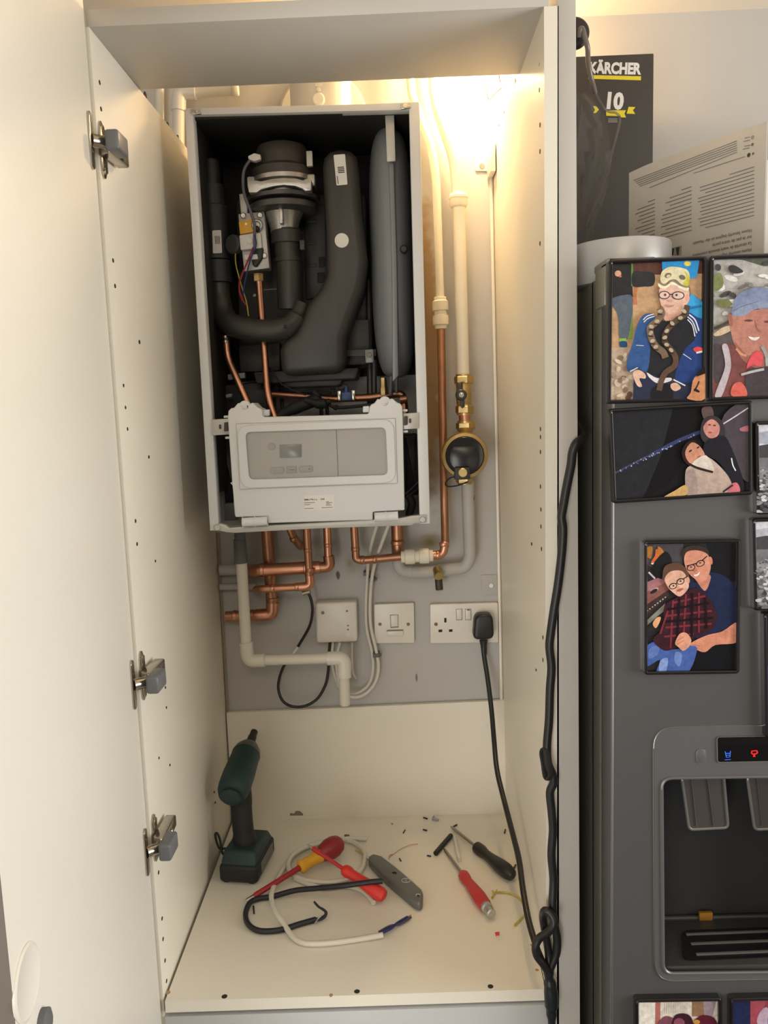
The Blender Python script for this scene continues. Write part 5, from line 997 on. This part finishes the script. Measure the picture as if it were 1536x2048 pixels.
# 2 man in cap on rocks
p2 = [('#5c5f55', [(1020, 60), (1950, 60), (1950, 120), (1500, 150), (1300, 90), (1020, 80)])]
for k in range(46): p2.append((rnd.choice(['#6d6b6a', '#d5d3d0', '#8d8a86', '#4c4a4b', '#e6e4e2', '#a9a6a2']), E(rnd.uniform(1040, 1900), rnd.uniform(110, 640), rnd.uniform(25, 75), rnd.uniform(14, 36), rnd.uniform(-.5, .5), 8)))
p2 += [('#3c3c40', B((1175, 150), (1230, 140), (1310, 195), (1250, 215), (1190, 200))), ('#7f8a58', B((1040, 240), (1100, 210), (1130, 300), (1080, 370), (1040, 340))), ('#75784e', B((1060, 470), (1160, 450), (1210, 500), (1120, 530))), ('#4a4436', S([(1040, 720), (1110, 690), (1190, 650)], 26)), ('#c9b49a', B((1040, 770), (1120, 710), (1200, 690), (1190, 740), (1080, 790))), ('#5a5556', B((1020, 800), (1120, 780), (1200, 760), (1210, 860), (1020, 870))),
       ('#7c4a48', [(1020, 870), (1200, 850), (1320, 960), (1950, 900), (1950, 1400), (1020, 1400)]), ('#4f4348', B((1040, 870), (1110, 880), (1150, 1000), (1120, 1150), (1060, 1220), (1030, 1100))), ('#b98072', B((1190, 600), (1260, 580), (1500, 540), (1700, 600), (1700, 800), (1620, 950), (1450, 980), (1300, 960), (1220, 840), (1190, 700))), ('#a56a5c', B((1170, 600), (1200, 590), (1215, 680), (1185, 690))), ('#9f6658', B((1230, 840), (1350, 960), (1500, 970), (1480, 1100), (1300, 1000))), ('#c99270', S([(1245, 900), (1290, 950), (1340, 965)], 22)),
       ('#7f8bab', B((1205, 560), (1250, 420), (1400, 345), (1560, 360), (1690, 470), (1690, 560), (1450, 500), (1300, 560), (1220, 600))), ('#8d98b3', B((1215, 600), (1260, 520), (1420, 470), (1560, 490), (1690, 560), (1520, 530), (1400, 550), (1320, 600))), ('#6a7594', S([(1215, 560), (1310, 510), (1450, 470)], 9)),
       ('#6d443c', E(1360, 645, 38, 10)), ('#6d443c', E(1540, 655, 38, 10)), ('#eee3dc', B((1355, 790), (1410, 800), (1460, 795), (1430, 825), (1385, 820))), ('#b57a6c', S([(1430, 640), (1450, 720), (1490, 745)], 22)),
       ('#d5545c', B((1340, 1080), (1380, 970), (1440, 920), (1490, 960), (1470, 1060), (1400, 1050))), ('#bcb2ba', B((1115, 875), (1165, 868), (1195, 1000), (1190, 1110), (1110, 1340), (1050, 1330), (1135, 1100), (1140, 1000))), ('#a2a0a2', S([(1480, 880), (1520, 960), (1530, 1060)], 30)), ('#473f45', B((1340, 1120), (1420, 1080), (1560, 1090), (1560, 1340), (1350, 1340))), ('#b7b3b4', S([(1290, 1140), (1400, 1110), (1500, 1090)], 22)), ('#d4675c', B((1200, 1330), (1220, 1230), (1290, 1210), (1340, 1280), (1330, 1350)))]
photo('photo of a person in a grey cap on rocks, at the top right', [(1420, 512), (1618, 504), (1616, 795), (1418, 802)], 7.5, p2, Z6, '#b4b1ad')
# 3 two women at night
p3 = [('#25262c', [(300, 1280), (720, 1260), (720, 1600), (500, 1900), (300, 1920)]), ('#0c0c10', [(730, 1250), (940, 1240), (900, 1500), (700, 1800), (520, 1890), (640, 1600)]), ('#4a4a66', S([(320, 1715), (600, 1570), (930, 1420)], 12)), ('#39406e', S([(570, 1590), (760, 1490), (920, 1425)], 26))]
for k in range(40): t_ = rnd.random(); p3.append((rnd.choice(['#7d86b8', '#c5c8dc', '#5360a8', '#9aa0b8']), E(330+t_*590+rnd.uniform(-6, 6), 1712-t_*290+rnd.uniform(-9, 9), 5, 5, 0, 6)))
p3 += [('#4b444c', B((1090, 1300), (1270, 1240), (1275, 1750), (1180, 1700), (1080, 1500))), ('#5d4a48', B((930, 1260), (1000, 1250), (1010, 1330), (950, 1340))), ('#c9c4d2', S([(1080, 1370), (1160, 1320), (1260, 1255)], 9)), ('#b7707a', B((1200, 1400), (1260, 1380), (1260, 1420), (1210, 1420))), ('#3a3438', B((920, 1430), (940, 1340), (1010, 1310), (1080, 1360), (1090, 1470), (1000, 1520), (940, 1490))), ('#1d1d24', B((960, 1490), (1080, 1450), (1150, 1560), (1230, 1800), (1180, 1850), (1060, 1650), (950, 1580))), ('#c88a80', B((945, 1380), (1000, 1335), (1055, 1380), (1045, 1450), (990, 1470), (950, 1430))), ('#4a2e2c', E(985, 1375, 10, 5)), ('#4a2e2c', E(1020, 1380, 10, 5)), ('#9a4c52', E(990, 1430, 14, 6)), ('#dfe2ee', S([(1140, 1610), (1150, 1660), (1170, 1700)], 9)),
       ('#2c1c1a', B((790, 1560), (830, 1495), (890, 1490), (870, 1560), (840, 1650), (800, 1620))), ('#cc9078', B((815, 1560), (860, 1500), (920, 1530), (955, 1600), (920, 1640), (870, 1660), (825, 1620))), ('#4a2a26', E(850, 1560, 14, 6, -.6)), ('#4a2a26', E(905, 1535, 11, 5, -.6)), ('#a5504e', E(910, 1605, 16, 7, -.7)), ('#b7a298', B((820, 1690), (880, 1650), (960, 1600), (1050, 1660), (1130, 1760), (1130, 1840), (1000, 1880), (840, 1885), (815, 1800))), ('#d8cdc4', B((860, 1650), (960, 1590), (1020, 1700), (940, 1680))), ('#2b1e1c', S([(820, 1640), (900, 1680), (1010, 1710)], 16)), ('#a38f8a', B((815, 1720), (880, 1700), (900, 1860), (830, 1880))), ('#c76f7a', B((1130, 1800), (1180, 1785), (1200, 1850), (1120, 1865))), ('#3a2434', S([(1080, 1850), (1150, 1800)], 12)), ('#c9a46a', B((660, 1890), (740, 1840), (815, 1800), (830, 1860), (760, 1890)))]
photo('landscape night photo of two people, one in a pale furry coat', [(1218, 818), (1504, 801), (1505, 989), (1225.5, 1007)], 7, p3, Z5p, '#15161a')
# 4, 5 black and white pebble beaches
def beach(x0, y0, w_, h_, sky, hill):
    P = [('#9b9ba0', [(x0, y0+h_*hill), (x0+w_, y0+h_*hill), (x0+w_, y0+h_), (x0, y0+h_)]), ('#d5d6de', [(x0, y0), (x0+w_, y0), (x0+w_, y0+h_*hill), (x0, y0+h_*hill)]), (sky, B((x0, y0+h_*.1), (x0+w_*.4, y0+h_*.05), (x0+w_*.6, y0+h_*.2), (x0, y0+h_*.22))), ('#47484a', B((x0-5, y0+h_*(hill-.06)), (x0+w_*.2, y0+h_*(hill-.1)), (x0+w_*.5, y0+h_*(hill-.02)), (x0+w_, y0+h_*hill), (x0+w_, y0+h_*(hill+.03)), (x0-5, y0+h_*(hill+.06)))), ('#77787e', [(x0, y0+h_*(hill+.06)), (x0+w_, y0+h_*(hill+.04)), (x0+w_, y0+h_*(hill+.2)), (x0, y0+h_*(hill+.2))])]
    for k in range(150):
        t_ = rnd.random()**.8; s_ = 2+t_*6; P.append((rnd.choice(['#b9b9be', '#6a6a70', '#8d8d92', '#4e4e54', '#d0d0d4']), E(x0+rnd.random()*min(w_, 60), y0+h_*(hill+.16+t_*(.84-hill)), s_, s_*.55, rnd.uniform(-.4, .4), 7)))
    return P
idm = lambda x, y: (x, y)
photo('pebble beach photo at the right edge beside the night photo', [(1510, 843), (1790, 836), (1793, 1020), (1513, 1029)], 7, beach(1515, 848, 275, 178, '#a9aebf', .32), idm, '#8f8f94')
photo('pebble beach photo at the right edge below the other beach photo', [(1504, 1037), (1784, 1030), (1787, 1213), (1508, 1221)], 7, beach(1510, 1042, 275, 178, '#b5b8c4', .26), idm, '#8f8f94')
photo('dark purple photo at the right edge just above the dispenser panel', [(1527, 1226), (1716, 1221), (1719, 1470), (1530, 1475)], 6, [('#3a1f66', [(1530, 1330), (1716, 1330), (1716, 1475), (1530, 1475)])], idm, '#0d0b12')
# 7 man and boy with glasses
p7 = [('#4a464c', [(590, 340), (880, 340), (870, 520), (700, 560), (590, 500)]), ('#17171b', [(1060, 340), (1310, 340), (1310, 640), (1100, 600)]), ('#8a5a54', [(590, 690), (740, 600), (780, 690), (590, 815)]), ('#c9a8a0', E(655, 700, 36, 16, -.5)), ('#2a2628', E(650, 708, 32, 14, -.5)), ('#d2c6cc', S([(610, 560), (660, 610)], 14)), ('#a8747a', [(590, 640), (720, 590), (740, 640), (590, 720)]), ('#40302e', [(590, 820), (760, 700), (770, 740), (590, 900)]), ('#8a8a80', [(590, 940), (740, 800), (730, 860), (590, 980)])]
for k in range(8): p7.append(('#c2bab2', E(600+k*20, 860-k*15, 7, 5, -.6, 7)))
p7 += [('#a8702f', B((595, 370), (640, 365), (630, 450), (600, 440))), ('#b87a38', B((680, 365), (715, 380), (745, 450), (710, 460))), ('#c8693a', B((628, 490), (660, 430), (665, 385), (690, 385), (700, 430), (722, 480), (680, 505))), ('#f0e6dc', E(674, 496, 46, 9, .05)), ('#1c1b1f', B((640, 510), (740, 400), (790, 480), (740, 600), (680, 600))),
       ('#1f2848', B((920, 650), (1010, 640), (1090, 560), (1230, 610), (1300, 740), (1300, 980), (1150, 1060), (1000, 1100), (940, 900))), ('#101117', [(950, 1110), (1300, 1060), (1300, 1360), (890, 1360)]), ('#c58470', B((975, 600), (1085, 580), (1080, 650), (1045, 705), (990, 640))), ('#3a2e2b', B((872, 440), (885, 375), (960, 352), (1060, 375), (1080, 440), (1060, 470), (900, 440))), ('#cf8f79', B((885, 470), (905, 405), (980, 390), (1060, 415), (1090, 480), (1085, 560), (1035, 635), (975, 615), (915, 560))), ('#c9846c', E(1092, 470, 14, 32, -.2)), ('#2a2224', S([(905, 512), (960, 498), (1010, 480), (1065, 435)], 8)), ('#2a2224', E(940, 525, 34, 25, -.3)), ('#c98f7a', E(940, 526, 27, 18, -.3)), ('#2a2224', E(1012, 492, 36, 25, -.4)), ('#c98f7a', E(1012, 493, 28, 18, -.4)), ('#3a2a2a', E(940, 520, 9, 5)), ('#3a2a2a', E(1010, 488, 9, 5)), ('#f0e2da', B((960, 580), (985, 575), (1010, 555), (995, 585), (970, 592))), ('#bd7863', E(975, 545, 17, 11)),
       ('#cf8a72', B((935, 1115), (1060, 1050), (1180, 1020), (1300, 950), (1300, 1100), (1130, 1125), (1050, 1180), (980, 1160))), ('#b06c58', S([(950, 1120), (1010, 1135)], 6)), ('#4560a4', B((590, 1140), (700, 1095), (790, 1160), (960, 1130), (980, 1190), (900, 1350), (680, 1350), (700, 1240), (590, 1290))), ('#7f98cf', B((700, 1250), (760, 1230), (740, 1345), (695, 1345))), ('#6a85c0', B((820, 1180), (870, 1200), (850, 1290), (810, 1250))), ('#5f78b8', B((620, 1150), (690, 1130), (680, 1200), (610, 1230))),
       ('#3a1c26', B((735, 820), (850, 745), (960, 685), (1060, 740), (1140, 890), (1100, 1010), (960, 1070), (780, 1165), (700, 1150), (645, 1080), (720, 990)))]
for a_, b_ in (((790, 800), (1050, 745)), ((750, 900), (1100, 860)), ((740, 990), (1100, 960)), ((730, 1060), (960, 1040)), ((800, 780), (780, 1150)), ((900, 730), (880, 1080)), ((1000, 720), (1000, 1030)), ((700, 1040), (760, 860))): p7.append(('#7a2f3a', S([a_, b_], 15)))
for a_, b_ in (((760, 850), (1080, 800)), ((740, 945), (1110, 915)), ((850, 760), (830, 1110)), ((950, 720), (945, 1060)), ((1050, 760), (1060, 1000))): p7.append(('#1b1016', S([a_, b_], 17)))
p7 += [('#5f4537', B((718, 590), (740, 510), (830, 488), (890, 520), (925, 590), (900, 620), (740, 620))), ('#dfae98', B((735, 610), (780, 555), (865, 550), (905, 600), (920, 680), (855, 748), (790, 710), (750, 660))), ('#d59f88', E(915, 620, 14, 28, -.2)), ('#241c1e', S([(765, 672), (820, 650), (915, 590)], 7)), ('#241c1e', E(800, 668, 32, 24, -.35)), ('#e0b6a2', E(800, 669, 25, 17, -.35)), ('#241c1e', E(858, 632, 32, 24, -.4)), ('#e0b6a2', E(858, 633, 25, 17, -.4)), ('#3a2826', E(803, 666, 8, 6)), ('#3a2826', E(858, 630, 8, 6)), ('#b5645c', B((830, 700), (865, 685), (880, 690), (850, 712))), ('#d29a84', E(838, 675, 12, 9)),
       ('#d89a80', B((815, 1110), (850, 1040), (900, 1030), (940, 1080), (930, 1130), (880, 1170), (840, 1140))), ('#b5755e', S([(830, 1090), (880, 1065)], 5)), ('#b5755e', S([(835, 1120), (885, 1090)], 5)), ('#d8a07a', B((642, 960), (670, 915), (705, 910), (690, 960), (665, 995)))]
photo('upright photo of an adult and child in glasses, alone mid-door on the fridge', [(1288, 1082.5), (1481, 1079), (1478, 1346.5), (1288.5, 1349)], 5.5, p7, Z8, '#2b292c')
p8 = [('#e4ddd2', [(420, 1880), (540, 1880), (530, 2200), (420, 2200)]), ('#b06a62', [(540, 1885), (572, 1885), (568, 2200), (538, 2200)]), ('#d5ccc0', [(572, 1885), (770, 1885), (770, 2200), (568, 2200)]), ('#8a6a50', [(770, 1885), (870, 1885), (850, 2000), (770, 2000)]), ('#9a8a94', [(840, 1885), (930, 1885), (900, 2000), (850, 2000)])] + [('#bcb2a6', S([(600+k*14, 1890), (598+k*14, 1980)], 4)) for k in range(11)] + \
     [('#7a4a58', B((550, 2060), (600, 2000), (660, 2020), (680, 2100), (560, 2140))), ('#3a1c28', B((640, 2050), (670, 1990), (740, 1985), (775, 2030), (760, 2120), (650, 2130))), ('#8a4a62', E(690, 2040, 34, 30)), ('#5a1c2c', B((770, 2050), (830, 1995), (910, 2010), (930, 2090), (800, 2110))), ('#c08a40', E(800, 2035, 22, 14)), ('#d0a08a', E(700, 2150, 60, 70)), ('#2c2c44', [(430, 2200), (950, 2180), (950, 2700), (430, 2700)])]
photo('photo with a red striped pale background, leftmost at the bottom edge', [(1270.5, 1998), (1444, 1995), (1446, 2250), (1272, 2254)], 7, p8, Z7, '#cfc4ba')
p9 = [('#20284e', [(1010, 1880), (1140, 1880), (1150, 2700), (1010, 2700)]), ('#a04a55', [(1140, 1890), (1240, 1890), (1200, 2040), (1140, 2060)]), ('#b8a0b4', B((1180, 2030), (1240, 1940), (1290, 2040), (1250, 2150))), ('#2f56a8', [(1250, 2010), (1500, 2010), (1500, 2100), (1250, 2100)])]
photo('dark blue and red photo in the bottom right corner', [(1459.5, 1996), (1650, 1991), (1653, 2246), (1461, 2251)], 7, p9, Z7, '#8a4048')
# ------------------------------------------------------------------ things on top of the fridge
ztop = fz1-.012
YK = .30
def Zk(x, y): return (1136+x/3.7925, y/3.7925)
kx1 = at(1308, 110, YK).x; kz = at(1308, 106, YK).z
bx = empty('carton', (.71, .40, ztop), 'tall black cardboard carton with white and yellow lettering on top of the fridge', 'box')
m = MB(); m.box((fxl+.012, YK, ztop+.0005), (kx1, D-.025, kz), .002); m.build('carton_body', boxm, bx)
text('KÄRCHER', at(1178, 146, YK), at(1282, 148, YK), .0160, 'lettering', karw, bx, .05)
q = at(1182, 150, YK); m = MB(); m.prism([(1177, 150), (1282, 152.5), (1282, 160.5), (1177, 157.5)], YK-.0005, .0005); m.build('yellow_bar', kary, bx)
text('10', at(1213, 216, YK), at(1246, 218, YK), .0235, 'number', karw, bx, .05)
m = MB()
for P in ([(190, 805), (212, 805), (235, 830), (212, 857), (192, 857), (205, 832)], [(290, 838), (440, 836), (428, 862), (440, 890), (405, 890), (395, 880), (290, 878)], [(460, 810), (512, 812), (492, 836), (510, 864), (445, 862)]): m.prism([Zk(*p) for p in P], YK-.0005, .0005)
m.build('ribbon', kary, bx)
m = MB()
for y_ in (900, 912, 922): m.prism([Zk(305, y_), Zk(375, y_), Zk(375, y_+5), Zk(305, y_+5)], YK-.0005, .0005)
m.build('small_print', mat('print_grey', (.30, .29, .27), .6), bx)
# grey tin in front
tcx = at(1240, 480, .085); tz = at(1240, 473, .02).z
tn = empty('metal_tin', (tcx.x, .085, ztop), 'round pale grey metal tin on the fridge in front of the carton', 'tin')
m = MB(); m.lathe([(.0665, 0.0005), (.0675, .002), (.0675, tz-ztop-.003), (.0665, tz-ztop), (.0645, tz-ztop-.001), (.0635, tz-ztop-.006)], (tcx.x, .085, ztop), (0, 0, 1), 56); m.build('tin_body', tinm, tn)
p_ = atp(1272, 480, Vector((tcx.x, .020, 1)), Vector((0, 1, 0))); MB().disc(Vector((p_.x, .0255, p_.z)), .0032, (.3, -1, 0), .002, 12).build('rivet', inkg, tn)
# leaflet
pL0, pR0 = at(1258, 346, .25), at(1534, 243, .0)
nrm = (pR0-pL0).cross(Vector((0, 0, 1))).normalized()
if nrm.y > 0: nrm = -nrm
def onp(px, py, h=0.): return atp(px, py, pL0+nrm*h, nrm)
lf = empty('leaflet', ((pL0.x+pR0.x)/2, .12, ztop), 'large white printed leaflet standing upside down on top of the fridge', 'leaflet')
m = MB(); c_ = [onp(1258, 346), onp(1300, 327), onp(1390, 293), onp(1480, 260), onp(1534, 243)]
top = spline(c_, 4); m.prism3(top+[Vector((p.x, p.y, ztop+.001)) for p in top[::-1]], nrm*-.0006); m.build('sheet', paper, lf)
q = at(1536, 330, .02); m = MB(); m.hexa([Vector((pR0.x+.003, .004, ztop+.001)), Vector((pR0.x+.12, -.01, ztop+.001)), Vector((pR0.x+.12, -.009, ztop+.001)), Vector((pR0.x+.003, .005, ztop+.001)), Vector((pR0.x+.003, .004, pR0.z-.045)), Vector((pR0.x+.12, -.01, pR0.z-.02)), Vector((pR0.x+.12, -.009, pR0.z-.02)), Vector((pR0.x+.003, .005, pR0.z-.045))]); m.build('folded_page', labelm, lf)
m = MB()
def tl(x0_, y0_, x1_, y1_, t_=5): m.prism3([onp(*Zk(x0_, y0_), .0004), onp(*Zk(x1_, y1_), .0004), onp(*Zk(x1_, y1_+t_), .0004), onp(*Zk(x0_, y0_+t_), .0004)], nrm*-.0003)
for k in range(6): tl(497+k*12+(60 if k == 5 else 0), 1366+k*11, 1280, 1066+k*17)
tl(950, 1312, 1340, 1185)
for k in range(14): s_ = .32-k*.005; xl = rnd.choice([985, 1040, 1000, 1200 if k == 0 else 1010]); xl = 1225 if k == 0 else xl; y_ = 1262+k*28.3; tl(xl, y_+(1410-xl)*s_, 1410, y_, 6)
for k in range(12): s_ = .35-k*.007; xl = rnd.choice([705, 715, 740, 770]); xl = 860 if k == 0 else xl; y_ = 1412+k*30; tl(xl, y_+(936-xl)*s_, 936, y_, 6)
for k in range(11): s_ = .38-k*.008; xl = rnd.choice([510, 525, 560, 540]); xl = 605 if k == 0 else xl; y_ = 1510+k*29; tl(xl, y_+(658-xl)*s_, 658, y_, 6)
tl(1340, 1045, 1378, 1036); tl(1330, 1070, 1378, 1060); tl(1335, 1108, 1380, 1098); tl(1325, 1130, 1375, 1118)
m.build('text_lines', mat('print_ink', (.19, .18, .17), .6, var=0), lf)
m = MB()
for x, y, r_ in ((1400, 1042, .0024), (1400, 1096, .0022), (1405, 1165, .0018)): m.lathe([(r_, 0), (r_, .0004), (r_*.7, .0004), (r_*.7, 0)], onp(*Zk(x, y)), nrm, 16)
m.build('ring_icons', mat('print_grey', (.30, .29, .27), .6), lf)
MB().disc(onp(*Zk(1372, 1176)), .0026, nrm, .0005, 16, 0).build('dot_icon', ink, lf)
for s_, a_, b_ in (('Home Security beginnt an der Haustür', (1393, 1735), (945, 1838)), ('sur le pas de votre porte', (1393, 1785), (1095, 1850)), ('La sécurité de votre domicile commence', (1390, 1833), (945, 1930)), ('Home security begins at the front door', (1390, 1882), (950, 1975))):
    A, B_ = onp(*Zk(*a_), .0005), onp(*Zk(*b_), .0005); d_ = (B_-A).normalized(); u_ = nrm.cross(d_).normalized()
    text(s_, A, B_, .0042, 'heading', mat('print_ink', (.13, .125, .12), .6, var=0), lf, .015, u_, (0, 0, 0))
m = MB(); m.prism3([onp(*Zk(*p), .0004) for p in ((722, 1895), (860, 1862), (858, 1935), (725, 1935))], nrm*-.0003); m.build('printed_photo', mat('print_grey', (.30, .29, .27), .6), lf)
m = MB()
for x in (735, 790, 830): m.prism3([onp(*Zk(*p), .0006) for p in ((x-14, 1902-(x-735)*.24), (x+16, 1895-(x-735)*.24), (x+8, 1935), (x-4, 1935))], nrm*-.0002)
m.build('photo_shapes', ink, lf)
# black disc with its cord hanging by the cabinet side
dsx = empty('hanging_disc', at(1150, 75, .10), 'dark round disc hanging high on the cupboard side with a cord', 'disc')
m = MB(); m.lathe([(.0185, 0), (.0205, .003), (.0205, .008), (.018, .011), (.005, .0125)], at(1146, 71, .105), (0, -1, 0), 32); m.build('disc', mat('disc_dark', (.03, .022, .02), .5), dsx)
m = MB(); m.tube(spline([at(*p) for p in [(1159, 75, .088), (1160, 60, .085), (1165, 58, .085), (1169, 72, .085), (1175, 95, .09), (1176, 118, .10), (1179, 140, .11), (1185, 166, .12), (1190, 185, .14)]], 6), .0034, 10); m.build('cord', cordm, dsx)
bg_ = empty('plastic_bag', at(1185, 480, .2), 'crumpled clear plastic bag hanging in front of the black carton', 'bag')
m = MB(); rows = []
for i_ in range(15):
    py = 185+i_*23; row = []
    wr = 18+55*math.sin(min(1, i_/4)*1.57)-max(0, i_-6)*5.2
    for k in range(9): row.append(m.bm.verts.new(at(1150+wr*k/8+8*math.sin(i_*.8+k)*.5, py+4*math.sin(k*1.3+i_), .22+.012*math.sin(k*1.9+i_*.7)+.008*math.sin(k*3.1-i_*1.7))))
    if i_ == 14:
        for v_ in row: v_.co.z = ztop+.001
    rows.append(row)
for i_ in range(14):
    for k in range(8): m.bm.faces.new((rows[i_][k], rows[i_][k+1], rows[i_+1][k+1], rows[i_+1][k]))
m.build('film', clearp, bg_, angle=60)
m = MB(); m.tube(spline([at(*p) for p in [(1190, 185, .2), (1212, 220, .2), (1232, 226, .2), (1240, 238, .2), (1234, 268, .2), (1224, 305, .2), (1217, 338, .2), (1203, 385, .2), (1184, 425, .2), (1172, 455, .2)]], 6), .0018, 8)
m.build('cord', mat('cord_clear', (.16, .14, .12), .2, var=0, alpha=.5), bg_)
